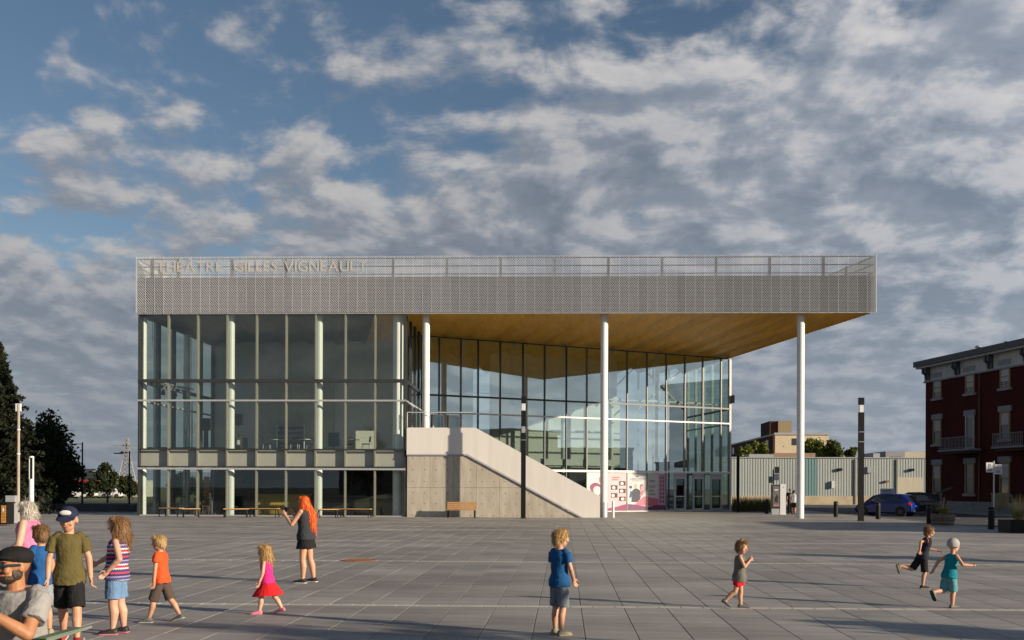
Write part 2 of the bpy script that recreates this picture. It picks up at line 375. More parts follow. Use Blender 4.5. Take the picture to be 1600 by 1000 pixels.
# --- mesh panels (one mesh, shared)
PW = (XR - XL) / 79.0; ROWS = 44; COLS = 4
ch, cw = (Z_TOP - Z_SOF - 0.06) / ROWS, PW / COLS
pm = MB()
for j in range(ROWS):
    z = 0.03 + j * ch
    for i in range(COLS * 2):
        xa, xb = i * cw/2, (i+1) * cw/2
        up = ((i + j) % 2 == 0)
        za, zb = (z + 0.10*ch, z + 0.80*ch) if up else (z + 0.80*ch, z + 0.10*ch)
        t = ch * 0.34
        # a twisted strand: front lip tilts up and out
        A = [(xa, -0.022, za), (xb, -0.022, zb), (xb, 0.012, zb + t), (xa, 0.012, za + t)]
        pm.add(A, [(0, 1, 2, 3)])
        pm.add([(xa, -0.022, za), (xb, -0.022, zb), (xb, -0.012, zb - 0.010), (xa, -0.012, za - 0.010)], [(3, 2, 1, 0)])
pm.box(-0.010, 0.010, -0.024, 0.004, 0.0, Z_TOP - Z_SOF - 0.05)
mesh_panel = pm.mesh('mesh_panel', m_mesh)
for k in range(79):
    obj('mesh_panel', mesh_panel, th, loc=(XL + k * PW, FY - 0.10 + rng.uniform(-0.006, 0.006), Z_SOF))
def wall_pt(p, d, s): return Vector((p[0] + d[0]*s, p[1] + d[1]*s))
BL = (Vector((XL, FY)), Vector((0, 1)), 13.0, math.pi/2); BR = (Vector((XR, FY)), EDIR, 21.2, math.atan2(EDIR.y, EDIR.x))
for base, d, ln, ang in (BL, BR):
    for k in range(int(ln / PW)):
        p = wall_pt(base, d, k * PW)
        obj('mesh_panel', mesh_panel, th, loc=(p.x, p.y, Z_SOF), rotz=ang)
# --- backing wall of the lower fascia, rails and posts of the open upper part
b = MB(); b.box(XL + 0.04, XR - 0.10, FY + 0.03, FY + 0.16, Z_SOF + 0.04, Z_MID); b.build('fascia_backing', m_back, th)
for base, d, ln, ang in (BL, BR):
    q0, q1 = wall_pt(base, d, 0.2), wall_pt(base, d, ln); inn = Vector((d.y, -d.x)) if base.x < 0 else Vector((-d.y, d.x))
    b = MB(); b.prism([(q0.x + inn.x*0.08, q0.y + inn.y*0.08, Z_SOF + 0.05), (q1.x + inn.x*0.08, q1.y + inn.y*0.08, Z_SOF + 0.05), (q1.x + inn.x*0.08, q1.y + inn.y*0.08, Z_MID - 0.004), (q0.x + inn.x*0.08, q0.y + inn.y*0.08, Z_MID - 0.004)], (inn.x*0.12, inn.y*0.12, 0)); b.build('fascia_backing', m_back, th)
RAILZ = (14.0, 14.47, 14.93)
for z in RAILZ:
    MB().box(XL + 0.03, XR - 0.10, FY + 0.02, FY + 0.08, z - 0.03, z + 0.03).build('parapet_rail', m_steel, th)
    for base, d, ln, ang in (BL, BR):
        q0, q1 = wall_pt(base, d, 0.25), wall_pt(base, d, ln); inn = Vector((d.y, -d.x)) if base.x < 0 else Vector((-d.y, d.x)); q0 += inn*0.09; q1 += inn*0.09
        MB().bar((q0.x, q0.y, z), (q1.x, q1.y, z), 0.06, 0.06).build('parapet_rail', m_steel, th)
for k in range(14):
    x = atY(236 + 0 * k, 415, FY).x if k == 0 else atY(277 + 84.2 * (k - 1), 415, FY).x
    MB().box(x - 0.075, x + 0.075, FY + 0.085, FY + 0.23, Z_MID + 0.003, 14.97).build('parapet_post', m_steel, th)
for base, d, ln, ang in (BL, BR):
    inn = Vector((d.y, -d.x)) if base.x < 0 else Vector((-d.y, d.x))
    for k in range(1, int(ln / 3.1) + 1):
        p = wall_pt(base, d, k * 3.1) + inn * 0.2
        MB().box(p.x - 0.07, p.x + 0.07, p.y - 0.07, p.y + 0.07, Z_MID + 0.003, 14.97).build('parapet_post', m_steel, th)
MB().box(XL + 0.02, XR - 0.1, FY - 0.075, FY + 0.025, Z_SOF - 0.035, Z_SOF + 0.025).build('fascia_trim', m_trim, th)
# --- roof deck under the parapet
rf = MB(); q = wall_pt(Vector((XR, FY)), EDIR, 21.2)
rf.prism([(XL + 0.2, FY + 0.18, 12.75), (XR - 0.35, FY + 0.18, 12.75), (q.x - 0.35, q.y, 12.75), (R1.x - 6, 92, 12.75), (XL + 0.2, 92, 12.75)], (0, 0, 0.35))
rf.build('roof_deck', m_back, th)
# --- lettering behind the mesh
def text_mesh(ch_, size, ext, mat_, name='letter'):
    cu = bpy.data.curves.new('t', 'FONT'); cu.body = ch_; cu.size = size; cu.extrude = ext; cu.resolution_u = 3
    o = bpy.data.objects.new('t', cu); C.objects.link(o)
    dg = bpy.context.evaluated_depsgraph_get(); me_ = bpy.data.meshes.new_from_object(o.evaluated_get(dg))
    bpy.data.objects.remove(o); bpy.data.curves.remove(cu)
    me_.name = name; me_.materials.clear(); me_.materials.append(mat_)
    return me_
m_letter = mat('cream_letter', (0.52, 0.485, 0.42), 0.6)
word = 'THÉÂTRE GILLES-VIGNEAULT'; xs = atY(246, 420, FY).x; xe = atY(574, 420, FY).x
lets = []; wtot = 0
for c_ in word:
    if c_ == ' ': lets.append((None, 0.5)); wtot += 0.5; continue
    me_ = text_mesh(c_, 0.88, 0.012, m_letter)
    co = np.array([v.co[:] for v in me_.vertices]); w_ = co[:, 0].max() - co[:, 0].min(); lets.append((me_, w_, co[:, 0].min())); wtot += w_
gap = (xe - xs - wtot) / (len(word) - 1); x = xs
for it in lets:
    if it[0] is not None:
        o = obj('letter', it[0], th); o.location = (x - it[2], FY - 0.142, 14.14); o.rotation_euler = (R(90), 0, 0)
    x += it[1] + gap

# --- front glazing of the left volume
NB = 9; BW = (XG1 - XG0) / NB
Z_LINE, Z_SP0, Z_SP1, Z_FL, Z_RAIL, Z_BAND = 2.74, 2.90, 3.82, 3.87, 6.70, 7.84
levels = [(0.06, 2.68), (3.93, 6.645), (6.755, 7.74), (7.95, 11.66)]
for i in range(NB + 1):
    x = XG0 + i * BW
    mm = MB(); mm.box(x - 0.045, x + 0.045, FY - 0.02, FY + 0.24, 0.02, Z_SOF - 0.04)
    mm.build('mullion', m_mull if 0 < i < NB else m_dark, th)
    if i < NB:
        for z0, z1 in levels:
            MB().box(x + 0.047, x + BW - 0.047, FY + 0.05, FY + 0.074, z0, z1).build('glass_pane', G1, th)
        MB().box(x + 0.047, x + BW - 0.047, FY + 0.238, FY + 0.27, Z_SP0, Z_SP1).build('spandrel_panel', mat('spandrel', (0.31, 0.33, 0.28), 0.5, var=0.05), th)
        MB().box(x + 0.047, x + BW - 0.047, FY + 0.04, FY + 0.2, 0.0, 0.058).build('sill', m_alu, th)
for z, h, m_, pr in ((Z_LINE, 0.055, m_trim, 0.09), (Z_SP0 - 0.05, 0.04, m_dark, 0.03), (Z_FL, 0.045, m_dark, 0.03), (Z_RAIL, 0.05, m_trim, 0.07), (Z_BAND, 0.10, m_dark, 0.04)):
    MB().box(XG0 - 0.05, XG1 + 0.05, FY - pr, FY + 0.034, z - h, z + h).build('transom', m_, th)
MB().box(XG0 + 0.05, XG1 - 0.05, FY + 0.085, FY + 0.235, Z_BAND + 0.02, Z_BAND + 0.075).build('ledge', m_white, th)
# left side glass wall (seen through the front) and the return at the stair
def side_glass(A, B, nb, zs, gmat, mull=m_dark, w=0.09, skip=None):
    A, B = Vector(A), Vector(B); u = (B - A) / nb; d = u.normalized(); nrm = Vector((-d.y, d.x))
    for i in range(nb + 1):
        p = A + u * i; MB().obox((p.x, p.y, (0.02 + zs[-1][1]) / 2), ((d.x, d.y, 0), (nrm.x, nrm.y, 0), (0, 0, 1)), (w/2, 0.09, (zs[-1][1] - 0.02) / 2)).build('mullion', mull, th)
        if i < nb:
            c = p + u * 0.5
            for j, (z0, z1) in enumerate(zs):
                if skip and (i, j) in skip: continue
                MB().obox((c.x, c.y, (z0 + z1)/2), ((d.x, d.y, 0), (nrm.x, nrm.y, 0), (0, 0, 1)), (u.length/2 - w/2 - 0.002, 0.012, (z1 - z0)/2)).build('glass_pane', gmat, th)
    for za, zb in zip(zs[:-1], zs[1:]):
        zc = (za[1] + zb[0]) / 2; hh = (zb[0] - za[1]) / 2 - 0.002
        if hh > 0.3: continue
        MB().obox(((A.x + B.x)/2, (A.y + B.y)/2, zc), ((d.x, d.y, 0), (nrm.x, nrm.y, 0), (0, 0, 1)), ((B - A).length/2 - 0.05, 0.093, max(hh, 0.02))).build('transom', m_trim if abs(zc - 6.7) < 0.2 else m_dark, th)
side_glass((XG0, FY + 0.45), (XG0, FY + 12.6), 5, [(0.06, 2.7), (3.9, 6.65), (6.75, 7.74), (7.94, 11.6)], G1, m_dark, 0.34)
side_glass((XG1, FY + 0.45), (R0.x, R0.y - 0.2), 4, [(0.06, 3.3), (3.93, 6.65), (6.75, 7.74), (7.94, 11.66)], G1, m_dark, 0.07)
MB().box(XG0 - 0.05, XG0 + 0.3, FY + 0.27, FY + 12.6, 11.602, 12.6).build('header_beam', m_dark, th)
# slabs, rooms and inner walls
m_slab = mat('floor_slab', (0.30, 0.30, 0.28), 0.7, var=0.1)
m_in = mat('inner_wall', (0.55, 0.54, 0.51), 0.8, var=0.06)
m_inw = mat('lobby_wall', (0.78, 0.77, 0.73), 0.8, var=0.05)
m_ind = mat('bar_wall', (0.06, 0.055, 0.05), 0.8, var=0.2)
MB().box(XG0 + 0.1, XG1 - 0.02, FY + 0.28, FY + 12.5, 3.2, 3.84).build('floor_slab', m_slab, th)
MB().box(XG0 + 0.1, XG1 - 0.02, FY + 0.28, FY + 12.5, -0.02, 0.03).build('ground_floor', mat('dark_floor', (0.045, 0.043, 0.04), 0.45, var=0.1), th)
MB().box(XG0 + 0.1, R0.x - 2.2, FY + 12.62, FY + 12.9, 3.85, Z_SOF + 0.9).build('back_wall', m_in, th)
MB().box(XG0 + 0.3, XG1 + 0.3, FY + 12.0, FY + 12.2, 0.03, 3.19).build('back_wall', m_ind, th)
MB().box(XG0 + 3.4, XG0 + 8.6, FY + 12.4, FY + 12.58, 3.9, 9.3).build('back_wall', mat('beige_wall', (0.40, 0.37, 0.29), 0.8, var=0.08), th)
# round white columns
def column(x, y, z0, z1, r=0.215, base=False):
    c = MB(); c.lathe([(r, z0 + 0.002), (r, z1)], 28, (x, y, 0)); o = c.build('column', m_white, th, smooth=True)
    if base: MB().lathe([(r + 0.012, 0.003), (r + 0.012, 0.86), (r + 0.004, 0.87)], 28, (x, y, 0)).build('column_base', m_alu, o, smooth=True)
    return o
for px in (223.5, 361, 498.5): column(atY(px, 600, FY + 0.62).x, FY + 0.62, 0.0, Z_SOF + 0.4)
column(atY(622, 600, FY + 0.8).x, FY + 0.8, 0.0, Z_SOF + 0.4, 0.3)
for px, yy in ((245.5, FY + 3.4), (292, FY + 7.4)): column(atY(px, 600, yy).x, yy, 0.0, Z_SOF + 0.4)
CY = FY + 0.75
column(atY(665.5, 600, CY).x, CY, 3.9, Z_SOF + 0.3)
column(atY(944, 600, CY).x, CY, 0, Z_SOF + 0.3, base=True)
column(atY(1251, 600, CY).x, CY, 0, Z_SOF + 0.3)
# --- timber soffit: folded plates laid parallel to the slanting right edge
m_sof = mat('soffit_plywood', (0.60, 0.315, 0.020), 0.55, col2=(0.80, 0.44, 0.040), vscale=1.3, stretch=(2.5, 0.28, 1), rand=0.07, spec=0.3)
m_sofshade = mat('shaded_plywood', (0.20, 0.15, 0.09), 0.6, var=0.15, vscale=1.0, stretch=(2.5, 0.3, 1), rand=0.1)  # same plywood, with the shade of the unlit room put into its colour
FW = 1.9; sh = EDIR.x / EDIR.y; nf = 27; depth_all = 31.0
for k in range(nf):
    xa = XR - 0.12 - (k + 1) * FW; xm, xb = xa + FW * 0.68, xa + FW
    if xb < XL - 5: break
    for (p0, z0, p1, z1) in ((xa, 0.0, xm, 0.0), (xm, 0.0, xb, 0.0)):
        dz0 = 0.0; 
        # flat at the front edge, folding upward deeper in
        yA, yB, yC = FY + 0.03, FY + 9.0, FY + depth_all
        def pt(x_, y_, z_): return (x_ + sh * (y_ - FY), y_, z_)
        rise = 0.0
        hi_a = 0.0 if p0 != xm else 0.55
        hi_b = 0.55 if p1 == xm else 0.0
        c_ = MB(); zb = Z_SOF - 0.012
        lv = []
        for yy, f in ((yA, 0.0), (FY + 8.0, 0.30), (FY + 22.0, 0.65), (yC, 1.0)):
            lv.append((pt(p0 + 0.004, yy, zb + hi_a * f), pt(p1 - 0.004, yy, zb + hi_b * f)))
        vs, fs = [], []
        for a_, b_ in lv: vs += [a_, b_, (a_[0], a_[1], a_[2] + 0.03), (b_[0], b_[1], b_[2] + 0.03)]
        for j in range(len(lv) - 1):
            o_ = j * 4; fs += [(o_, o_+1, o_+5, o_+4), (o_+2, o_+6, o_+7, o_+3), (o_, o_+4, o_+6, o_+2), (o_+1, o_+3, o_+7, o_+5)]
        fs += [(0, 2, 3, 1), (4*len(lv)-4, 4*len(lv)-3, 4*len(lv)-1, 4*len(lv)-2)]
        if p1 < XL - 0.2: continue
        vs = [(max(v_[0], XL + 0.25), v_[1], v_[2]) for v_ in vs]
        c_.add(vs, fs); c_.build('soffit_panel', m_sof if p1 > XG1 - 1.0 else m_sofshade, th)
# --- slanted lobby glazing
wpx = [653, 686, 720, 747, 781.6, 817, 851, 885, 917, 949, 980, 1011, 1041, 1070, 1098, 1126.5, 1139.5]
ws = [on_wall(p, 700, R0, R1)[0] for p in wpx]
ud = (R1 - R0).normalized(); un = Vector((ud.y, -ud.x))                          # un points out towards the plaza
def wp(s, off=0.0): return R0 + ud * s + un * off
def wbox(mb, s0, s1, z0, z1, o0, o1):
    c = wp((s0 + s1)/2, (o0 + o1)/2)
    return mb.obox((c.x, c.y, (z0 + z1)/2), ((ud.x, ud.y, 0), (un.x, un.y, 0), (0, 0, 1)), ((s1 - s0)/2, (o1 - o0)/2, (z1 - z0)/2))
Z_G = 2.92
for i, s in enumerate(ws):
    wbox(MB(), s - 0.04, s + 0.04, 0.02 if i < 8 or i > 11 else 0.02, Z_SOF - 0.03, -0.16, 0.03).build('mullion', m_dark if s < 12 else m_mull, th)
    if i == len(ws) - 1: break
    s1 = ws[i + 1]
    for j, (z0, z1) in enumerate(((3.02, 6.65), (6.75, 7.78), (7.90, 11.66))):
        if i in (1, 2, 3) and j == 0: 
            z0 = 3.02
        wbox(MB(), s + 0.042, s1 - 0.042, z0, z1, -0.06, -0.036).build('glass_pane', G2, th)
    if i < 9: wbox(MB(), s + 0.042, s1 - 0.042, 0.06, 2.84, -0.06, -0.036).build('glass_pane', G2, th)
for z, h, m_, o1 in ((Z_G, 0.075, m_white, 0.09), (6.70, 0.05, m_white, 0.07), (7.84, 0.06, m_dark, 0.04), (11.70, 0.035, m_dark, 0.05)):
    wbox(MB(), -0.02, ws[-1] + 0.06, z - h, z + h, -0.03, o1).build('transom', m_, th)
wbox(MB(), ws[7], ws[-1] + 0.05, 0.0, 0.058, -0.2, 0.06).build('sill', m_white, th)
# white maintenance rail with lamps, inside the glass
wbox(MB(), 0.2, ws[-2], 8.13, 8.19, -0.55, -0.49).build('light_rail', m_white, th)
for s in (2.2, 6.0, 9.2, 12.4, 14.4, 17.5, 19.8, 21.5): wbox(MB(), s, s + 1.3, 8.2, 8.27, -0.58, -0.46).build('light_fitting', m_white if s > 11 else m_dark, th)
# landing doors on the upper level
for s0, s1 in ((on_wall(675, 660, R0, R1)[0], on_wall(693, 660, R0, R1)[0]), (on_wall(700, 660, R0, R1)[0], on_wall(718, 660, R0, R1)[0])):
    d_ = MB()
    wbox(d_, s0, s0 + 0.09, 3.93, 6.55, 0.1, 0.16); wbox(d_, s1 - 0.09, s1, 3.93, 6.55, 0.1, 0.16); wbox(d_, s0 + 0.092, s1 - 0.092, 6.45, 6.55, 0.1, 0.16); wbox(d_, s0 + 0.092, s1 - 0.092, 3.93, 4.15, 0.1, 0.16)
    dd_ = d_.build('door', m_white, th)
    wbox(MB(), s0 + 0.092, s1 - 0.092, 4.152, 6.448, 0.12, 0.14).build('door_glass', G3, dd_)
# entrance doors
for pa, pb in ((1052, 1070.5), (1081, 1098.5), (1108.5, 1127)):
    s0, s1 = on_wall(pa, 770, R0, R1)[0], on_wall(pb, 770, R0, R1)[0]; d_ = MB()
    w_ = 0.16
    wbox(d_, s0, s0 + w_, 0.06, 2.6, 0.045, 0.12); wbox(d_, s1 - w_, s1, 0.06, 2.6, 0.045, 0.12)
    wbox(d_, s0 + w_, s1 - w_, 2.42, 2.6, 0.046, 0.118); wbox(d_, s0 + w_, s1 - w_, 0.06, 0.22, 0.046, 0.118)
    dd_ = d_.build('door', mat('door_aluminium', (0.46, 0.47, 0.47), 0.45, var=0.06), th)
    wbox(MB(), s0, s1, 2.605, 2.84, 0.045, 0.12).build('door_header', m_trim, dd_)
    wbox(MB(), s0 + w_ + .002, s1 - w_ - .002, 0.222, 2.418, 0.07, 0.09).build('door_glass', G3, dd_)
    wbox(MB(), s0 + w_ - 0.03, s1 - w_ + 0.03, 1.08, 1.14, 0.122, 0.16).build('push_bar', m_white, dd_)
    if pa == 1052: wbox(MB(), s0 + w_ + 0.12, s1 - w_ - 0.06, 1.2, 1.95, 0.062, 0.066).build('door_notice', mat('purple_print', (0.10, 0.008, 0.07), 0.6), dd_)
for i in range(12, len(ws) - 1): wbox(MB(), ws[i] + 0.042, ws[i+1] - 0.042, 0.06, 2.84, -0.06, -0.036).build('glass_pane', G3, th)
# --- printed panels on the ground-floor bays (flat print)
def ink(n, c, **k): return mat('ink_' + n, c, 0.55, var=0.04, **k)
i_pink, i_cream, i_grey = ink('pink', (0.74, 0.42, 0.46)), ink('cream', (0.78, 0.72, 0.60)), ink('pale', (0.55, 0.55, 0.55))
i_mauve, i_wine, i_deep = ink('mauve', (0.50, 0.28, 0.40)), ink('wine', (0.24, 0.03, 0.12)), ink('violet', (0.14, 0.03, 0.11))
i_red, i_rose, i_navy, i_blk = ink('red', (0.70, 0.12, 0.06)), ink('rose', (0.52, 0.14, 0.20)), ink('navy', (0.02, 0.025, 0.05)), ink('black', (0.02, 0.02, 0.02))
i_blue, i_skin, i_wht = ink('blue', (0.02, 0.06, 0.22)), ink('skin', (0.52, 0.33, 0.26)), ink('white', (0.75, 0.74, 0.72))
PZ0, PZ1 = 0.09, 2.82
bays = [(ws[8] + 0.05, ws[9] - 0.05), (ws[9] + 0.05, ws[10] - 0.05), (ws[10] + 0.05, ws[11] - 0.05), (ws[11] + 0.05, ws[12] - 0.05)]
pans = []
for (s0, s1), im in zip(bays, (i_cream, i_pink, i_grey, i_grey)):
    pans.append(wbox(MB(), s0, s1, PZ0, PZ1, -0.03, 0.0).build('poster_panel', im, th))
def prt(panel, bay, poly, im, lay=1, name='print'):
    s0, s1 = bay; L_ = []
    for a, c in poly:
        p = wp(s0 + a * (s1 - s0), 0.002 * lay); L_.append((p.x, p.y, PZ0 + c * (PZ1 - PZ0)))
    MB().prism(L_, (un.x*0.0015, un.y*0.0015, 0)).build(name, im, panel)
def rect(a0, a1, c0, c1): return [(a0, c0), (a1, c0), (a1, c1), (a0, c1)]
def blob(cx, cy, rx, ry, n=18, w=0.0, a0=0, a1=360): return [(cx + rx*math.cos(R(a0 + (a1 - a0)*i/n)) * (1 + w*math.sin(5*R(360*i/n))), cy + ry*math.sin(R(a0 + (a1 - a0)*i/n))) for i in range(n)]
# bay 1: woman in profile with purple hair
prt(pans[0], bays[0], blob(0.42, 0.60, 0.30, 0.14, w=0.05), i_wine, 1); prt(pans[0], bays[0], blob(0.50, 0.54, 0.19, 0.10), i_cream, 2)
prt(pans[0], bays[0], [(0.36, 0.47), (0.56, 0.47), (0.72, 0.38), (0.98, 0.18), (0.98, 0.06), (0.4, 0.06), (0.3, 0.3)], i_cream, 1)
prt(pans[0], bays[0], [(0.6, 0.44), (0.98, 0.28), (0.98, 0.06), (0.62, 0.06)], i_wine, 2); prt(pans[0], bays[0], rect(0.60, 0.95, 0.74, 0.88), i_red, 1)
# bay 2: heading and a grid of small photographs
for c_ in (0.86, 0.80): prt(pans[1], bays[1], rect(0.22, 0.62 if c_ > 0.83 else 0.55, c_, c_ + 0.03), i_red, 1)
for a_, c_ in ((0.60, 0.66), (0.16, 0.55), (0.60, 0.46), (0.16, 0.34), (0.60, 0.25)):
    prt(pans[1], bays[1], rect(a_, a_ + 0.36, c_, c_ + 0.12), i_blk, 1); prt(pans[1], bays[1], blob(a_ + rng.uniform(.1,.25), c_ + 0.055, 0.09, 0.04, 10, 0.3), i_wht, 2)
for c_ in (0.72, 0.76): prt(pans[1], bays[1], rect(0.2, 0.5, c_, c_ + 0.008), i_wht, 1)
# bay 3: show with two figures
for a_, c_, h_ in ((0.42, 0.90, 0.02), (0.22, 0.78, 0.012)): prt(pans[2], bays[2], rect(a_, 1 - a_, c_, c_ + h_), i_navy, 1)
prt(pans[2], bays[2], blob(0.42, 0.65, 0.085, 0.07), i_skin, 2); prt(pans[2], bays[2], blob(0.74, 0.62, 0.10, 0.085), i_wine, 2); prt(pans[2], bays[2], blob(0.76, 0.60, 0.065, 0.06), i_skin, 3)
prt(pans[2], bays[2], [(0.2, 0.22), (0.58, 0.22), (0.74, 0.40), (0.66, 0.54), (0.48, 0.59), (0.36, 0.58), (0.24, 0.52)], i_navy, 1)
prt(pans[2], bays[2], [(0.64, 0.36), (0.84, 0.42), (0.86, 0.52), (0.72, 0.55)], i_rose, 3); prt(pans[2], bays[2], blob(0.16, 0.62, 0.09, 0.04), i_blue, 1)
prt(pans[2], bays[2], [(0.08, 0.34), (0.2, 0.34), (0.26, 0.5), (0.14, 0.52)], i_blue, 1)
prt(pans[2], bays[2], [(0.36, 0.14), (0.995, 0.12), (0.995, 0.37), (0.85, 0.37), (0.6, 0.27)], i_rose, 2)
tt = text_mesh('LANCEMENT', 0.24, 0.001, i_blue, 'title_lettering'); o = obj('title_lettering', tt, pans[2])
pc = wp(bays[2][0] + 0.2, 0.006); o.location = (pc.x, pc.y, 2.30); o.rotation_euler = (R(90), 0, math.atan2(ud.y, ud.x))
# bay 4: list of dates, column of ornaments
for c_ in (0.80, 0.77, 0.65, 0.62, 0.54, 0.51, 0.44, 0.41): prt(pans[3], bays[3], rect(0.1, 0.1 + rng.uniform(0.22, 0.4), c_, c_ + 0.012), i_navy, 1)
prt(pans[3], bays[3], [(0.005, 0.12), (0.6, 0.12), (0.6, 0.31), (0.3, 0.33), (0.005, 0.36)], i_rose, 1); prt(pans[3], bays[3], rect(0.60, 0.995, 0.10, 0.995), i_mauve, 1)
for k in range(7):
    c_ = 0.20 + k * 0.108
    for a_ in (0.70, 0.84): prt(pans[3], bays[3], [(a_, c_), (a_ + 0.06, c_ + 0.01), (a_ + 0.08, c_ + 0.05), (a_ + 0.05, c_ + 0.075), (a_ - 0.01, c_ + 0.06), (a_ + 0.015, c_ + 0.035)] if k % 2 else rect(a_, a_ + 0.06, c_, c_ + 0.07), i_blk, 2)
# the wave that runs along the foot of all four
for bi, (h0, h1, h2) in enumerate(((0.10, 0.07, 0.06), (0.06, 0.10, 0.17), (0.17, 0.15, 0.10), (0.09, 0.14, 0.13))):
    prt(pans[bi], bays[bi], [(0.004, 0.004), (0.996, 0.004), (0.996, h2), (0.7, (h1 + h2)/2), (0.5, h1), (0.25, (h0 + h1)/2), (0.004, h0)], i_deep if bi > 1 else i_wine, 4)
# --- lobby interior: floor, gallery, back wall, bracing, glazed right end
def lobby_poly(off, s0, s1): return [wp(s0, -0.2), wp(s1, -0.2), wp(s1, -off), wp(s0, -off)]
P_ = lobby_poly(10.0, 0.0, ws[-1]); MB().prism([(p.x, p.y, -0.01) for p in P_], (0, 0, 0.04)).build('ground_floor', mat('lobby_floor', (0.24, 0.235, 0.22), 0.3, var=0.06), th)
P_ = lobby_poly(3.2, 0.4, 15.0); MB().prism([(p.x, p.y, 3.3) for p in P_], (0, 0, 0.45)).build('floor_slab', m_inw, th)
wbox(MB(), 8.0, 19.0, 0.03, 13.0, -6.9, -6.5).build('back_wall', m_inw, th); wbox(MB(), -1.0, 8.0, 0.03, 13.0, -10.4, -10.0).build('back_wall', m_inw, th)
wbox(MB(), 19.0, 19.3, 0.03, 8.6, -10.4, -6.5).build('back_wall', m_inw, th)
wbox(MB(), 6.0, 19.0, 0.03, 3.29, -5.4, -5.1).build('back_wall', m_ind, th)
for s in (3.2, 7.0, 11.0, 15.0, 19.0): 
    p = wp(s, -0.75); column(p.x, p.y, 0.0, Z_SOF + 0.3, 0.16)
for s in (19.8, 21.2, 22.7, 24.2):
    p = wp(s, -4.6); MB().box(p.x - 0.07, p.x + 0.07, p.y - 0.07, p.y + 0.07, 0.04, 11.7).build('brace_post', m_white, th)
def brace(s0, z0, s1, z1, off):
    a, c = wp(s0, off), wp(s1, off); MB().tube((a.x, a.y, z0), (c.x, c.y, z1), 0.075, n=10).build('brace', m_white, th)
brace(19.8, 7.9, 24.2, 11.4, -4.75); brace(19.8, 11.4, 24.2, 7.9, -4.45); brace(12.5, 8.0, 16.0, 11.2, -4.7); brace(16.0, 8.0, 19.5, 11.2, -4.7); brace(12.5, 11.2, 16.0, 8.0, -4.5)
E1 = wall_pt(R1, EDIR, 9.5)
side_glass((R1.x - 0.05, R1.y + 0.12), (E1.x, E1.y), 5, [(0.06, 2.84), (3.0, 6.65), (6.75, 7.78), (7.9, 11.66)], G2, m_white, 0.14)
# --- stair: concrete base, white guard, steps, landing
m_conc = mat('board_concrete', (0.36, 0.32, 0.255), 0.85, col2=(0.52, 0.47, 0.385), vscale=1.3, stretch=(2.2, 1, 0.55), bump=0.2, bscale=14)
m_guard = mat('guard_panel', (0.72, 0.68, 0.62), 0.6, var=0.06, vscale=0.9, stretch=(3, 1, 0.25))
def FP(px, py): p = atY(px, py, FY - 0.12); return p.x, p.z
gx0, gz0 = FP(635.5, 668); gx1, _ = FP(743, 668); gx2, gz2 = FP(937.5, 775); _, gzl = FP(660, 711.5); bx1, _ = FP(729, 711.5); bx2, _ = FP(906, 808)
GY = FY - 0.12
gd = MB(); gd.prism([(gx0, GY, gzl + 0.09), (gx0, GY, gz0), (gx1, GY, gz0), (gx2, GY, gz2), (gx2, GY, 0.005), (bx2 + 0.22, GY, 0.005), (bx1 + 0.05, GY, gzl + 0.09)], (0, 0.14, 0))
guard = gd.build('stair_guard', m_guard, th)
ft = MB(); ft.prism([(gx0, GY - 0.03, gzl), (gx0, GY - 0.03, gzl + 0.088), (bx1 + 0.05, GY - 0.03, gzl + 0.088), (bx2 + 0.21, GY - 0.03, 0.006), (bx2 + 0.05, GY - 0.03, 0.006), (bx1, GY - 0.03, gzl)], (0, 0.2, 0)); ft.build('guard_flange', mat('flange_steel', (0.42, 0.42, 0.44), 0.5), guard)
GY2 = FY + 3.6
gd = MB(); gd.prism([(gx1 - 0.0, GY2, gzl), (gx1, GY2, gz0), (gx2, GY2, gz2), (gx2, GY2, 0.005), (bx2 + 0.22, GY2, 0.005), (bx1 + 0.05, GY2, gzl)], (0, 0.14, 0)); gd.build('stair_guard', m_guard, th)
# concrete panels, cut under the sloping flange
slope = (0.0 - gzl) / (bx2 - bx1); 
def topz(x): return gzl - 0.004 if x <= bx1 else gzl - 0.004 + slope * (x - bx1)
cols = [gx0 + 0.02]; 
while cols[-1] < bx2 - 0.4: cols.append(cols[-1] + 1.335)
cols[-1] = bx2 - 0.02; zsp = 1.70; CYF = FY - 0.06
for ca, cb in zip(cols[:-1], cols[1:]):
    ca += 0.006; cb -= 0.006
    for z0, z1 in ((0.0, zsp - 0.007), (zsp + 0.007, 99)):
        pts = [(ca, z0), (cb, z0)]; ta, tb = min(z1, topz(ca)), min(z1, topz(cb))
        if tb <= z0 and ta <= z0: continue
        if tb <= z0:
            xi = bx1 + (z0 - gzl + 0.004) / slope; pts = [(ca, z0), (xi, z0), (ca, ta)]
        else:
            pts = [(ca, z0), (cb, z0), (cb, tb)]
            for xk in ([bx1] if ca < bx1 < cb and topz(bx1) <= z1 else []): pts.append((xk, topz(xk)))
            if z1 < 90 and tb < z1 and ta >= z1: pts.append((bx1 + (z1 - gzl + 0.004) / slope, z1))
            pts.append((ca, ta))
        o = MB().prism([(a, CYF, c) for a, c in pts], (0, 0.3, 0)).build('concrete_panel', m_conc, th)
tie = MB()
for i in range(14):
    x_ = gx0 + 0.02 + 0.335 + i * 0.667
    for z_ in (0.09, 0.76, 1.38, 2.04, 2.72, 3.38):
        if z_ < topz(x_) - 0.12 and x_ < bx2: tie.tube((x_, CYF + 0.01, z_), (x_, CYF - 0.0025, z_), 0.032, n=10)
tie.build('tie_hole_discs', mat('tie_hole_shade', (0.10, 0.085, 0.065), 0.9), th, kind='stuff')  # dark discs paint the shade inside the holes; nothing is recessed
MB().box(gx0 + 0.03, bx2 - 0.4, FY + 0.245, FY + 0.3, 0.0, 0.3).build('stair_core', m_conc, th)
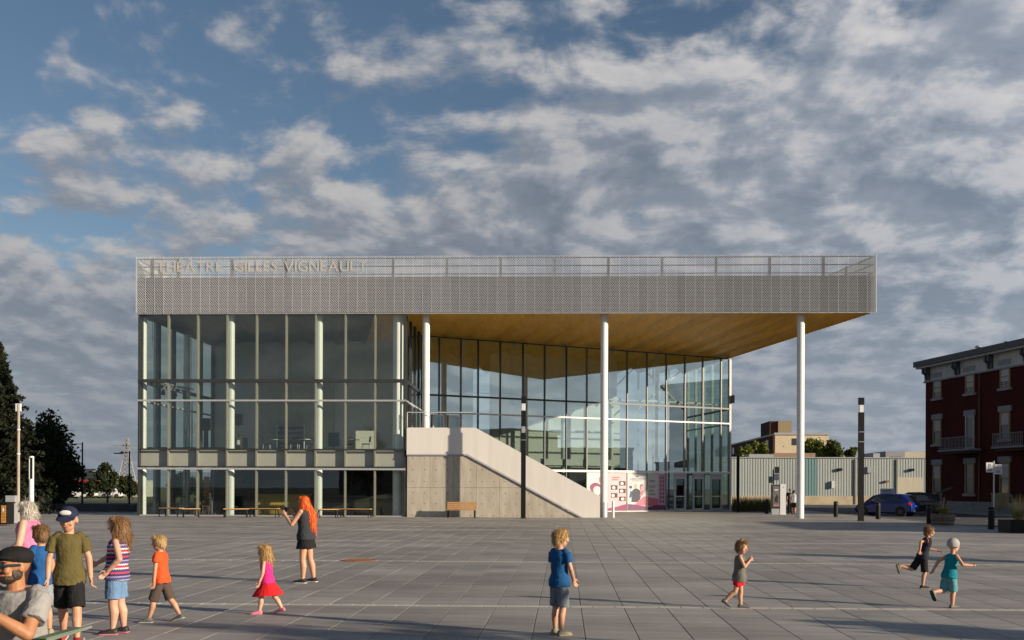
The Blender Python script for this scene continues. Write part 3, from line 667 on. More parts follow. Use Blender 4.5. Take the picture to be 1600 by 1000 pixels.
st = MB(); NS = 23
for k in range(NS):
    x_ = bx1 + 0.3 + k * (bx2 + 0.25 - bx1 - 0.3) / NS; z_ = 3.86 - (k + 1) * 3.86 / (NS + 1); st.box(x_, x_ + 0.31, FY + 0.25, GY2 - 0.01, max(0.0, z_ - 0.25), z_)
st.build('steps', m_conc, th)
MB().box(gx0 + 0.02, bx1 + 0.3, FY + 0.25, R0.y + 2.0, 3.55, 3.87).build('landing', m_conc, th)
# handrails on the return glass and the little steel post by the column
hr = MB(); p0 = atY(635, 627, FY + 0.3); hr.path([(XG1 + 0.05, FY - 0.05, 6.72), (XG1 + 0.55, FY - 0.05, 6.30)], 0.035); hr.build('handrail', m_trim, th)
MB().path([(XG1 + 0.1, FY + 0.3, 5.2), (XG1 + 0.1, FY + 0.3, 6.05), (gx1 - 0.2, FY + 0.3, 6.05)], 0.02).build('handrail', m_white, th)
# entrance canopy downlights are dark; camera housing on the glass corner
MB().box(R1.x + 0.05, R1.x + 0.25, R1.y - 0.2, R1.y + 0.1, 8.3, 8.9).build('wall_camera', m_black, th)
# ================================================================ things in and around the theatre
m_yel = mat('bar_wood', (0.42, 0.27, 0.04), 0.5, var=0.15, vscale=2, stretch=(1, 1, 6))
m_plast = mat('black_plastic', (0.02, 0.02, 0.021), 0.5, var=0.1)
def chair_inside():
    t = thing('chair', 'x', 'chair', group='black chairs on the upper floor')
    MB().box(-0.23, 0.23, -0.22, 0.22, 0.44, 0.48).build('seat', m_plast, t)
    b_ = MB(); b_.obox((-0.24, 0, 0.74), ((math.cos(0.15), 0, math.sin(0.15)), (0, 1, 0), (-math.sin(0.15), 0, math.cos(0.15))), (0.015, 0.21, 0.17)); b_.build('backrest', m_plast, t)
    for sx_ in (-1, 1):
        for sy in (-1, 1): MB().tube((sx_*0.2, sy*0.19, 0.44), (sx_*0.23, sy*0.21, 0.002), 0.014, n=6).build('leg', m_alu, t)
    return t
ch0 = chair_inside(); first = True
for px, yy, rz, lb in ((418, FY + 3.0, 0, 'black chair upstairs, first to the right of the speaker cabinet'), (447, FY + 3.4, 180, 'black chair upstairs just left of the table pair'),
                       (461, FY + 2.4, 0, 'black chair upstairs with tall backrest beside the middle column bay'), (486, FY + 3.0, 180, 'black chair upstairs tucked against the middle white column'),
                       (546, FY + 3.2, 0, 'black chair upstairs left of the pale display board'), (572, FY + 2.6, 180, 'black chair upstairs in front of the pale display board')):
    p = atY(px, 690, yy)
    if first: o = ch0; o.location = (p.x, yy, 3.842); o.rotation_euler.z = R(rz); o['label'] = lb; first = False
    else: o = dup(ch0, (p.x, yy, 3.842), R(rz), lb)
def table_inside(px, yy, lb):
    p = atY(px, 690, yy); t = thing('table', lb, 'table', (p.x, yy, 3.842), group='tables on the upper floor')
    MB().lathe([(0.40, 0.72), (0.40, 0.75)], 24).build('table_top', m_white, t); MB().tube((0, 0, 0.03), (0, 0, 0.72), 0.03, n=10).build('pedestal', m_alu, t); MB().lathe([(0.24, 0.002), (0.24, 0.025)], 20).build('base', m_alu, t)
for px, yy, lb in ((432, FY + 3.2, 'small round table upstairs near the speaker cabinet'), (475, FY + 2.7, 'small round table upstairs left of the middle white column'), (553, FY + 3.0, 'small round table upstairs by the pale display board')): table_inside(px, yy, lb)
def speaker_on_stand(px, yy, z0, zc, w, h, lb):
    p = atY(px, 650, yy); t = thing('loudspeaker', lb, 'loudspeaker', (p.x, yy, 3.842), group='loudspeakers upstairs')
    MB().box(-w/2, w/2, -0.25, 0.25, zc - h/2, zc + h/2).build('cabinet', m_plast, t); MB().tube((0, 0, 0.03), (0, 0, zc - h/2), 0.03 if z0 else 0.15, n=10).build('stand_pole', m_plast, t)
    MB().lathe([(0.35, 0.001), (0.35, 0.03)], 18).build('stand_base', m_plast, t)
speaker_on_stand(322, FY + 4.5, 0, 1.75, 0.5, 0.75, 'black loudspeaker on thick stand at the stage')
speaker_on_stand(373, FY + 4.5, 1, 2.05, 0.55, 0.7, 'black loudspeaker on thin pole above the speaker cabinet')
p = atY(375, 690, FY + 3); t = thing('speaker_cabinet', 'boxy dark speaker cabinet standing on the upper floor', 'speaker cabinet', (p.x, FY + 3, 3.842))
MB().box(-0.4, 0.4, -0.3, 0.3, 0, 0.85).build('cabinet', mat('cabinet_grey', (0.10, 0.095, 0.075), 0.6, var=0.2), t); MB().box(-0.09, 0.09, -0.312, -0.302, 0.42, 0.68).build('port', m_white, t); MB().lathe([(0.14, -0.306), (0.14, -0.302)], 20, (0, 0, 0.22), 'y').build('driver', m_plast, t)
p = atY(290, 695, FY + 6); t = thing('stage_platform', 'low black stage platform on the upper floor', 'stage', (p.x + 1.5, FY + 6, 3.842))
MB().box(-3.6, 3.0, -2.0, 2.5, 0.18, 0.3).build('deck', m_plast, t)
for a_ in (-3.4, -0.3, 2.8):
    for b_ in (-1.8, 2.3): MB().box(a_ - 0.05, a_ + 0.05, b_ - 0.05, b_ + 0.05, 0, 0.18).build('leg', m_plast, t)
# lighting truss with lamps hanging in the glazed room
a_, b_ = atY(238, 600, FY + 2.2), atY(299, 612, FY + 7.0); t = thing('lighting_truss', 'silver lighting truss hung diagonally in the upper glazed room', 'truss', (a_.x, a_.y, a_.z), world=True)
tr = MB(); dv = (b_ - a_); L_ = dv.length; dv.normalize(); sdv = dv.cross(Vector((0, 0, 1))).normalized(); upv = sdv.cross(dv)
ch_ = [sdv * 0.16 + upv * 0.16, sdv * -0.16 + upv * 0.16, upv * -0.14]
for c_ in ch_: tr.tube(a_ + c_, b_ + c_, 0.03, n=6)
for k in range(12):
    for i in range(3): tr.tube(a_ + dv * (L_ * k / 12) + ch_[i], a_ + dv * (L_ * (k + 1) / 12) + ch_[(i + 1) % 3], 0.016, n=5)
tr.build('truss_frame', m_alu, t)
for k in (0.25, 0.55, 0.8): 
    q = a_ + dv * (L_ * k) - Vector((0, 0, 0.38)); MB().tube(q + Vector((0, 0.1, 0.1)), q + Vector((0.1, -0.16, -0.1)), 0.10, 0.13, n=12).build('lamp', m_plast, t)
MB().tube(a_ + Vector((0, 0, 0.1)), a_ + Vector((0, 0, 11.6 - a_.z)), 0.015).build('hanger', m_alu, t)
MB().tube(b_ + Vector((0, 0, 0.1)), b_ + Vector((0, 0, 11.6 - b_.z)), 0.015).build('hanger', m_alu, t)
p = atY(300, 640, FY + 5); t = thing('lamp_stand', 'slim pale pole lamp stand in the upper glazed room', 'lamp stand', (p.x, FY + 5, 3.842))
MB().tube((0, 0, 0.03), (0, 0, 3.3), 0.05, n=10).build('pole', m_white, t); MB().lathe([(0.3, 0.0), (0.3, 0.03)], 16).build('base', m_plast, t)
p = atY(522, 690, FY + 3.6); t = thing('television_screen', 'large black screen on a stand upstairs by the middle column', 'screen', (p.x, FY + 3.6, 3.842))
MB().box(-0.35, 0.35, -0.04, 0.04, 0.35, 1.2).build('screen', m_plast, t); MB().box(-0.04, 0.04, -0.03, 0.03, 0.03, 0.35).build('stand', m_plast, t); MB().box(-0.3, 0.3, -0.2, 0.2, 0, 0.03).build('base', m_plast, t)
p = atY(571, 685, FY + 4.2); t = thing('display_board', 'pale grey display board on feet upstairs', 'display board', (p.x, FY + 4.2, 3.842))
MB().box(-0.6, 0.6, -0.03, 0.03, 0.15, 1.35).build('board', m_in, t)
for s_ in (-0.5, 0.5): MB().box(s_ - 0.03, s_ + 0.03, -0.25, 0.25, 0, 0.148).build('foot', m_alu, t)
p = atY(616, 690, FY + 0.55); t = thing('tall_sign', 'narrow white sign strip standing upstairs at the corner', 'sign', (p.x, FY + 0.55, 3.842))
MB().box(-0.05, 0.05, -0.02, 0.02, 0.1, 0.98).build('panel', m_white, t); MB().box(-0.12, 0.12, -0.1, 0.1, 0, 0.098).build('base', m_plast, t)
for k in range(5): MB().box(-0.022, 0.022, -0.026, -0.021, 0.2 + k * 0.15, 0.29 + k * 0.15).build('character', m_plast, t)
p = atY(436, 690, FY + 9); t = thing('slatted_shelf', 'dark shelving with horizontal boards against the upper back wall', 'shelf', (p.x, FY + 12.1, 3.842))
for s_ in (-0.95, 0.95): MB().box(s_ - 0.04, s_ + 0.04, -0.2, 0.2, 0, 2.2).build('side', m_in, t)
for k in range(6): MB().box(-0.905, 0.905, -0.2, 0.2, 0.2 + k * 0.36, 0.26 + k * 0.36).build('board', m_plast, t)
# ground floor bar
a_, b_ = atY(398, 790, FY + 3.4), atY(484, 790, FY + 3.4); t = thing('bar_counter', 'long yellow timber bar counter behind the ground floor glass', 'bar counter', ((a_.x + b_.x)/2, FY + 3.4, 0.032))
w_ = (b_.x - a_.x)/2; MB().box(-w_, w_, -0.1, 0.6, 1.14, 1.22).build('counter_top', m_yel, t)
for k in range(6): MB().box(-w_ + 0.1 + k * (2*w_ - 0.2)/6 + 0.004, -w_ + 0.1 + (k + 1) * (2*w_ - 0.2)/6 - 0.004, 0.0, 0.5, 0, 1.138).build('front_board', m_yel, t)
p = atY(596, 795, FY + 3.0); t = thing('low_counter', 'low olive side counter near the stair end of the glass', 'counter', (p.x, FY + 3, 0.032)); MB().box(-0.7, 0.7, -0.2, 0.4, 0, 0.9).build('body', mat('olive_panel', (0.12, 0.10, 0.03), 0.6, var=0.1), t); MB().box(-0.75, 0.75, -0.25, 0.45, 0.902, 0.95).build('top', m_ind, t)
p = atY(323, 780, FY + 5.0); t = thing('banner_stand', 'tall orange banner stand inside the ground floor', 'banner', (p.x, FY + 5, 0.032)); MB().box(-0.16, 0.16, -0.01, 0.01, 1.0, 2.3).build('banner', mat('orange_print', (0.62, 0.22, 0.02), 0.6), t); MB().tube((0, 0, 0.03), (0, 0, 1.0), 0.02).build('pole', m_alu, t); MB().lathe([(0.22, 0), (0.22, 0.03)], 16).build('base', m_alu, t)
m_box = mat('crate_wood', (0.22, 0.11, 0.04), 0.7, var=0.2, vscale=4)
for px, lb in ((306, 'brown wooden cafe chair nearest the left end of the glass'), (323, 'brown wooden cafe chair under the orange banner')):
    p = atY(px, 790, FY + 3.2); t = thing('cafe_chair', lb, 'chair', (p.x, FY + 3.2, 0.032), group='wooden cafe chairs')
    MB().box(-0.22, 0.22, -0.22, 0.22, 0.45, 0.5).build('seat', m_box, t); MB().box(-0.21, 0.21, 0.2, 0.24, 0.52, 0.98).build('backrest', m_box, t)
    for a_ in (-0.18, 0.18):
        for b_ in (-0.18, 0.18): MB().box(a_ - 0.02, a_ + 0.02, b_ - 0.02, b_ + 0.02, 0, 0.449).build('leg', m_box, t)
for px, lb in ((281, 'tall bar table near the left glass corner'), (331, 'tall bar table right of the orange banner')):
    p = atY(px, 790, FY + 2.6); t = thing('bar_table', lb, 'table', (p.x, FY + 2.6, 0.032), group='tall bar tables'); MB().lathe([(0.32, 1.04), (0.32, 1.08)], 20).build('table_top', m_plast, t); MB().tube((0, 0, 0.03), (0, 0, 1.04), 0.035).build('pedestal', m_alu, t); MB().lathe([(0.25, 0.0), (0.25, 0.03)], 16).build('base', m_alu, t)

# ================================================================ benches outside
def flat_bench(x0, x1, y, rz, lb):
    c = Vector(((x0 + x1)/2, y)); l = abs(x1 - x0) / max(0.25, math.cos(R(rz))); t = thing('bench', lb, 'bench', (c.x, c.y, 0), R(rz), group='backless benches along the glass')
    for k in range(3): MB().box(-l/2, l/2, -0.24 + k*0.165, -0.24 + k*0.165 + 0.155, 0.455, 0.50).build('slat', m_wood, t)
    for s_ in (-1, 1):
        lg = MB(); xx = s_ * (l/2 - 0.12)
        for q_ in (-1, 1): lg.bar((xx, q_*0.19, 0.418), (xx + s_*0.04, q_*0.31, 0.004), 0.045, 0.045)
        lg.bar((xx, -0.2, 0.434), (xx, 0.2, 0.434), 0.05, 0.03); lg.build('leg_frame', m_black, t)
    MB().box(-l/2 + 0.15, l/2 - 0.15, -0.02, 0.02, 0.42, 0.452).build('rail', m_black, t)
def bpx(pa, pb, y, rz, lb):
    flat_bench(atY(pa, 800, y).x, atY(pb, 800, y).x, y, rz, lb)
bpx(250, 286, 56.8, -14, 'backless wooden bench, leftmost of the row before the glass')
bpx(286, 311, 55.6, 24, 'backless wooden bench angled beside the leftmost one')
bpx(351, 386, 55.8, 24, 'short angled backless bench below the second white column')
bpx(391, 436, 57.0, -4, 'backless wooden bench in front of the yellow bar counter')
bpx(497, 527, 55.8, 24, 'short angled backless bench just right of the orange-haired woman')
bpx(532, 580, 57.0, -4, 'backless wooden bench nearest the concrete stair')
# bench with a back, before the stair wall
a_, b_ = atY(698, 795, 57.6), atY(744, 795, 57.6); t = thing('park_bench', 'wooden slatted bench with backrest against the concrete stair wall', 'bench', ((a_.x + b_.x)/2, 57.6, 0)); w_ = (b_.x - a_.x)/2
for k in range(3): MB().box(-w_, w_, -0.26 + k*0.15, -0.26 + k*0.15 + 0.14, 0.42, 0.46).build('slat', m_wood, t)
for k in range(4): MB().obox((0, 0.25 + k*0.022, 0.52 + k*0.105), ((1, 0, 0), (0, math.sin(0.2), math.cos(0.2)), (0, -math.cos(0.2), math.sin(0.2))), (w_, 0.045, 0.016)).build('slat', m_wood, t)
for s_ in (-1, 1):
    lg = MB(); xx = s_*(w_ - 0.08); lg.box(xx - 0.03, xx + 0.03, -0.25, -0.19, 0.003, 0.388); lg.box(xx - 0.03, xx + 0.03, 0.17, 0.23, 0.003, 0.388); lg.box(xx - 0.03, xx + 0.03, -0.26, 0.27, 0.388, 0.418); lg.bar((xx, 0.285, 0.40), (xx, 0.37, 0.90), 0.05, 0.03); lg.build('leg_frame', m_black, t)
# steel post by the column
p = atY(958, 800, FY - 0.1); t = thing('steel_post', 'short bright steel post beside the column at the stair foot', 'post', (p.x, FY - 0.1, 0)); MB().lathe([(0.075, 0), (0.075, 0.93), (0.06, 0.95)], 18).build('post', m_white, t, smooth=True); MB().lathe([(0.1, 0.002), (0.1, 0.02)], 18).build('base_plate', m_alu, t)

# ================================================================ lamp posts and bollards
m_lum = mat('opal_glass', (0.75, 0.76, 0.78), 0.3)
def lamp_post(x, y, h, lb, side=0.26, m_=m_black, label_cat='lamp post'):
    t = thing('lamp_post', lb, label_cat, (x, y, 0), group='square black lamp posts')
    s_ = side/2
    MB().box(-s_, s_, -s_, s_, 0.02, h*0.935 - 0.35).build('pole', m_, t); MB().box(-s_*0.78, s_*0.78, -s_*0.78, s_*0.78, h*0.935 - 0.349, h*0.935 + 0.05).build('lamp_head', m_lum, t)
    MB().box(-s_, s_, -s_, s_, h*0.935 + 0.051, h).build('cap', m_, t); MB().box(-s_ - 0.05, s_ + 0.05, -s_ - 0.05, s_ + 0.05, 0.0, 0.018).build('base_plate', m_, t)
    for k in (0.64, 0.72): MB().box(-s_ - 0.008, s_ + 0.008, -s_ - 0.008, s_ + 0.008, h*k, h*k + 0.03).build('collar', m_alu, t)
    return t
p = atY(817.5, 810, 56.9); lp = lamp_post(p.x, 56.9, 6.78, 'tall black lamp post in front of the white stair guard')
MB().box(-0.1, 0.1, -0.2, -0.135, 4.75, 5.1).build('control_box', m_alu, lp)
p = atY(1345, 810, 55.0); lamp_post(p.x, 55.0, 6.55, 'tall black lamp post left of the blue car')
p = atY(1153, 790, 74.0); t = thing('black_post', 'plain black post beyond the right end of the lobby glass', 'post', (p.x, 74, 0)); MB().box(-0.09, 0.09, -0.09, 0.09, 0.02, 4.1).build('post', m_black, t); MB().box(-0.14, 0.14, -0.14, 0.14, 0, 0.018).build('base_plate', m_black, t)
def bollard(x, y, lb, h=0.95, r=0.13):
    t = thing('bollard', lb, 'bollard', (x, y, 0), group='black bollards along the kerb')
    MB().lathe([(r, 0.0), (r, h - 0.03), (r - 0.02, h)], 20).build('post', m_black, t, smooth=True); MB().lathe([(r + 0.004, h - 0.16), (r + 0.004, h - 0.11)], 20).build('ring', m_dark, t); return t
for px, y, lb in ((1198, 70.0, 'black bollard left of the poster totem'), (1306, 63.0, 'black bollard between the white column and the lamp post'), (1372, 58.5, 'black bollard in front of the blue car'),
                  (1452, 51.0, 'black bollard next to the barrel planter'), (1549, 44.2, 'black bollard under the parking signs')):
    bollard(min(atY(px, 800, y).x, EDGE - 0.35), y, lb)
# parking signs
p = atY(1551, 780, 45.6); px_ = min(p.x, EDGE - 0.3); t = thing('parking_sign', 'thin post with two white parking signs near the brick building', 'sign', (px_ + 0.05, 45.6, 0))
MB().tube((0, 0, 0), (0, 0, 2.95), 0.03, n=10).build('post', m_alu, t)
m_sign = mat('sign_white', (0.66, 0.66, 0.66), 0.5); m_sgreen = mat('sign_ink', (0.02, 0.025, 0.02), 0.5); m_sred = mat('sign_red', (0.45, 0.02, 0.02), 0.5)
for k, (dx, z0, z1, tx) in enumerate(((-0.20, 2.45, 2.88, 'P'), (0.17, 2.37, 2.80, 'P'))):
    pl = MB().box(dx - 0.155, dx + 0.155, -0.055, -0.045, z0, z1).build('sign_plate', m_sign, t)
    lt = obj('letter', text_mesh(tx, 0.24 if k == 0 else 0.17, 0.001, m_sgreen), pl); lt.location = (dx - (0.075 if k == 0 else 0.05), -0.058, z1 - (0.235 if k == 0 else 0.25)); lt.rotation_euler = (R(90), 0, 0)
    for q in range(2): MB().box(dx - 0.11, dx + 0.11, -0.0575, -0.0555, z0 + 0.05 + q*0.06, z0 + 0.08 + q*0.06).build('text_line', m_sgreen, pl)
    if k == 1:
        rg = MB(); n_ = 24
        for i in range(n_):
            a0, a1 = 2*math.pi*i/n_, 2*math.pi*(i+1)/n_; cz = z1 - 0.18
            rg.prism([(dx + 0.10*math.cos(a0), -0.0575, cz + 0.10*math.sin(a0)), (dx + 0.10*math.cos(a1), -0.0575, cz + 0.10*math.sin(a1)), (dx + 0.125*math.cos(a1), -0.0575, cz + 0.125*math.sin(a1)), (dx + 0.125*math.cos(a0), -0.0575, cz + 0.125*math.sin(a0))], (0, 0.0015, 0))
        rg.bar((dx - 0.075, -0.061, cz + 0.075), (dx + 0.075, -0.061, cz - 0.075), 0.002, 0.02, up=(0, 1, 0)); rg.build('prohibition_ring', m_sred, pl)
# planters
m_barrel = mat('barrel_wood', (0.10, 0.07, 0.04), 0.8, col2=(0.19, 0.14, 0.08), vscale=5, stretch=(6, 6, 1)); m_soil = mat('soil', (0.03, 0.022, 0.015), 0.95)
m_gleaf = mat('grass_leaf', (0.16, 0.17, 0.04), 0.7, col2=(0.30, 0.28, 0.07), vscale=8, trans=0.3); m_straw = mat('straw_plume', (0.48, 0.38, 0.20), 0.8, var=0.15, trans=0.2); m_fl = mat('red_petal', (0.55, 0.03, 0.015), 0.6)
def plant_blades(t, h, n_, spread, seed, m_):
    rr = random.Random(seed); b_ = MB()
    for i in range(n_):
        a = rr.uniform(0, 2*math.pi); l = h * rr.uniform(0.55, 1.0); r0 = rr.uniform(0, 0.18); lean = rr.uniform(0.1, spread); w_ = rr.uniform(0.008, 0.016); pts = []
        for k in range(5):
            u = k/4; rad = r0 + lean * u * u; pts.append(Vector((math.cos(a)*rad, math.sin(a)*rad, 0.5 + l*(u - 0.18*lean*u*u))))
        sd_ = Vector((-math.sin(a), math.cos(a), 0))
        for k in range(4):
            w0, w1 = w_*(1 - k/4.4), w_*(1 - (k+1)/4.4); b_.add([pts[k] - sd_*w0, pts[k] + sd_*w0, pts[k+1] + sd_*w1, pts[k+1] - sd_*w1], [(0, 1, 2, 3)])
    return b_.build('grass_blades', m_, t, kind='stuff')
p = atY(1473, 815, 49.3); x_ = min(p.x, EDGE - 0.75); t = thing('barrel_planter', 'half barrel planter with yellow flowers and grass by the kerb', 'planter', (x_, 49.3, 0))
for k in range(16):
    a0, a1 = 2*math.pi*(k + 0.04)/16, 2*math.pi*(k + 0.96)/16; vs = []
    for z_, r_ in ((0.002, 0.46), (0.28, 0.55), (0.55, 0.52)): vs += [(r_*math.cos(a0), r_*math.sin(a0), z_), (r_*math.cos(a1), r_*math.sin(a1), z_), ((r_-.04)*math.cos(a1), (r_-.04)*math.sin(a1), z_), ((r_-.04)*math.cos(a0), (r_-.04)*math.sin(a0), z_)]
    MB().ring_loft([vs[0:4], vs[4:8], vs[8:12]]).build('stave', m_barrel, t)
for z_, r_ in ((0.12, 0.512), (0.40, 0.548)): MB().lathe([(r_, z_), (r_ + 0.008, z_ + 0.05)], 32).build('hoop', m_steel, t)
MB().lathe([(0.47, 0.3), (0.47, 0.48)], 24).build('soil', m_soil, t)
plant_blades(t, 0.45, 260, 0.5, 1, m_gleaf); plant_blades(t, 1.05, 26, 0.75, 2, m_straw)
def flowers(t, n_, seed, z0, r_, m_):
    rr = random.Random(seed); b_ = MB()
    for i in range(n_):
        c = Vector((rr.gauss(0, r_), rr.gauss(0, r_), z0 + rr.uniform(0, 0.14)))
        for q in range(6):
            a = q*math.pi/3; b_.add([c, c + Vector((math.cos(a - .4)*.04, math.sin(a - .4)*.04, .012)), c + Vector((math.cos(a)*.055, math.sin(a)*.055, .0)), c + Vector((math.cos(a + .4)*.04, math.sin(a + .4)*.04, .012))], [(0, 1, 2, 3)])
    b_.build('flowers', m_, t, kind='stuff')
flowers(t, 16, 5, 0.58, 0.12, m_fl); flowers(t, 30, 6, 0.58, 0.2, mat('yellow_petal', (0.55, 0.36, 0.03), 0.6))
p = atY(1592, 815, 41.0); x_ = p.x; t = thing('box_planter', 'dark square planter of pale ornamental grass at the right edge', 'planter', (min(x_, EDGE - 0.75), 41.0, 0))
for ax in range(4):
    a = ax*math.pi/2; c_, s_ = math.cos(a), math.sin(a); MB().obox((c_*0.55, s_*0.55, 0.25), ((-s_, c_, 0), (c_, s_, 0), (0, 0, 1)), (0.52 if ax % 2 else 0.57, 0.025, 0.249)).build('side_board', m_black, t)
MB().box(-0.5, 0.5, -0.5, 0.5, 0.2, 0.44).build('soil', m_soil, t); plant_blades(t, 1.15, 150, 0.8, 8, m_straw); plant_blades(t, 0.5, 220, 0.5, 9, m_gleaf); flowers(t, 14, 11, 0.5, 0.16, m_fl)
# poster totem
p = atY(1216, 790, 68.0); t = thing('poster_totem', 'white outdoor totem with a framed dark poster beside two people', 'totem', (p.x, 68, 0))
MB().box(-0.46, 0.09, -0.16, 0.16, 0.0, 1.99).build('body', m_trim, t); MB().box(0.092, 0.46, -0.18, 0.18, 0.0, 2.02).build('side_panel', m_sign, t)
fr = MB().box(-0.45, 0.085, -0.2, -0.162, 0.42, 1.97).build('poster_frame', m_black, t); MB().box(-0.40, 0.04, -0.205, -0.2015, 0.5, 1.9).build('poster', mat('poster_grey', (0.13, 0.13, 0.125), 0.5, var=0.3, vscale=6), fr)
prf = [(-0.3, 0.85), (-0.08, 0.8), (-0.05, 1.2), (-0.12, 1.35), (-0.2, 1.2), (-0.28, 1.1)]
MB().prism([(a, -0.208, c) for a, c in prf], (0, 0.002, 0)).build('print', i_blk, fr); MB().box(-0.3, -0.05, -0.208, -0.206, 1.6, 1.66).build('print', i_wht, fr); MB().box(-0.34, 0.0, -0.208, -0.206, 0.58, 0.66).build('print', i_rose, fr)
MB().prism([(0.22, -0.183, 1.78), (0.3, -0.183, 1.84), (0.36, -0.183, 1.78), (0.3, -0.183, 1.80)], (0, 0.002, 0)).build('emblem', i_blk, t)
# street sign pair behind the totem
p = atY(1208, 745, 80.0); t = thing('street_sign', 'small traffic signs on a thin pole behind the poster totem', 'sign', (p.x, 80, -0.09)); MB().tube((0, 0, 0), (0, 0, 3.3), 0.04, n=8).build('pole', m_black, t); MB().box(-0.36, -0.06, -0.06, -0.045, 2.25, 2.75).build('sign_plate', m_steel, t); MB().box(0.06, 0.42, -0.06, -0.045, 2.45, 2.95).build('sign_plate', m_sign, t); MB().box(0.1, 0.46, -0.06, -0.045, 3.0, 3.5).build('sign_plate', m_steel, t)
# ornamental grass bed by the lobby end
p = atY(1172, 790, 77.0); gb = MB(); rr = random.Random(4)
for i in range(900):
    x_, y_ = p.x + rr.uniform(-1.3, 1.6), 77 + rr.uniform(-0.7, 0.7); h_ = rr.uniform(0.6, 1.25); a = rr.uniform(0, 6.28); le = rr.uniform(0.02, 0.25); q0 = Vector((x_, y_, 0)); q1 = q0 + Vector((math.cos(a)*le*.4, math.sin(a)*le*.4, h_*.6)); q2 = q0 + Vector((math.cos(a)*le, math.sin(a)*le, h_)); s_ = Vector((0.012, 0.004, 0)); gb.add([q0 - s_, q0 + s_, q1 + s_, q1 - s_], [(0, 1, 2, 3)]); gb.add([q1 - s_, q1 + s_, q2], [(0, 1, 2)])
gb.build('tall_grass', mat('bed_grass', (0.05, 0.06, 0.018), 0.8, col2=(0.12, 0.11, 0.035), vscale=3, trans=0.25), kind='stuff', label='tall dark grasses in the bed beside the lobby corner', category='grass')
# left side: wooden bin, white panel, grey lamp mast, bollard light
p = atY(6, 800, 43.0); t = thing('litter_bin', 'boxy litter bin clad in orange wooden boards at the left edge', 'bin', (p.x, 43, 0))
MB().box(-0.46, 0.28, -0.3, 0.3, 0.05, 0.93).build('body', m_black, t); MB().box(-0.5, 0.32, -0.34, 0.34, 0.935, 1.0).build('lid', m_black, t)
for c0, c1 in ((-0.42, -0.06), (0.06, 0.26)):
    for k in range(6): MB().box(c0, c1, -0.325, -0.302, 0.12 + k*0.125, 0.12 + k*0.125 + 0.112).build('board', mat('orange_wood', (0.48, 0.22, 0.045), 0.55, var=0.2, vscale=5), t)
MB().box(0.12, 0.19, -0.33, -0.3265, 0.6, 0.75).build('sticker', m_sign, t)
p = atY(18, 795, 46.0); t = thing('utility_panel', 'plain pale grey cabinet behind the wooden litter bin', 'cabinet', (p.x, 46, 0)); MB().box(-0.22, 0.22, -0.15, 0.15, 0.0, 1.25).build('body', m_alu, t); MB().box(-0.2, 0.2, -0.156, -0.152, 0.85, 1.2).build('door', m_trim, t)
p = atY(28.5, 800, 48.0); t = thing('lamp_mast', 'slender weathered metal lamp mast before the dark trees', 'lamp post', (p.x, 48, 0)); MB().lathe([(0.075, 0), (0.062, 5.6)], 16).build('mast', mat('mast_metal', (0.34, 0.28, 0.21), 0.5, var=0.15), t, smooth=True)
for s_ in (-0.13, 0.02): MB().box(s_, s_ + 0.09, -0.05, 0.05, 5.25, 5.62).build('lamp', m_white, t)
for z_ in (3.2, 4.35): MB().lathe([(0.085, z_), (0.085, z_ + 0.05)], 14).build('collar', m_white, t)
p = atY(49, 780, 45.0); t = thing('light_column', 'white light column with dark upper slot left of the theatre', 'light column', (p.x, 45, 0)); MB().lathe([(0.105, 0), (0.105, 2.0)], 20).build('column', m_white, t, smooth=True); MB().box(-0.045, 0.045, -0.03, 0.1, 2.001, 2.95).build('lamp_panel', m_black, t)
for s_ in (-0.09, 0.065): MB().box(s_, s_ + 0.025, -0.05, 0.05, 2.001, 2.95).build('frame_post', m_white, t)
MB().lathe([(0.105, 2.951), (0.105, 3.02)], 20).build('cap', m_white, t)
def road_lamp(px, Y, h, side, lb, d2=None):
    p = atY(px, 780, Y); t = thing('street_lamp', lb, 'street lamp', (p.x, Y, -0.06), group='black street lamps left of the theatre'); MB().tube((0, 0, 0), (0, 0, h), 0.09, 0.06, n=10).build('pole', m_black, t)
    for sg, zz_ in ((side, h - 0.15),) + (((d2, h*0.55),) if d2 else ()):
        MB().tube((0, 0, zz_), (sg*0.9, 0, zz_), 0.03, n=8).build('arm', m_black, t); MB().box(min(sg*0.6, sg*1.4), max(sg*0.6, sg*1.4), -0.16, 0.16, zz_ - 0.12, zz_ - 0.035).build('lamp', m_black, t)
road_lamp(128.5, 88, 5.6, -1, 'black street lamp with two arms left of the theatre', 1); road_lamp(202, 92, 5.0, -1, 'black street lamp close to the left glass corner')
# dark block row standing in for shaded ground on the left
a_, b_ = atY(62, 800, 68), atY(212, 800, 68); t = thing('shade_strip', 'long low dark strip standing in for shaded ground before the left trees', 'wall', ((a_.x + b_.x)/2, 68, 0)); w_ = (b_.x - a_.x)/2
k_ = 10
for k in range(k_): MB().box(-w_ + k*2*w_/k_ + 0.006, -w_ + (k+1)*2*w_/k_ - 0.006, -0.2, 0.2, 0, 0.5).build('block', mat('shaded_ground', (0.10, 0.10, 0.10), 0.85, var=0.2, vscale=2), t)
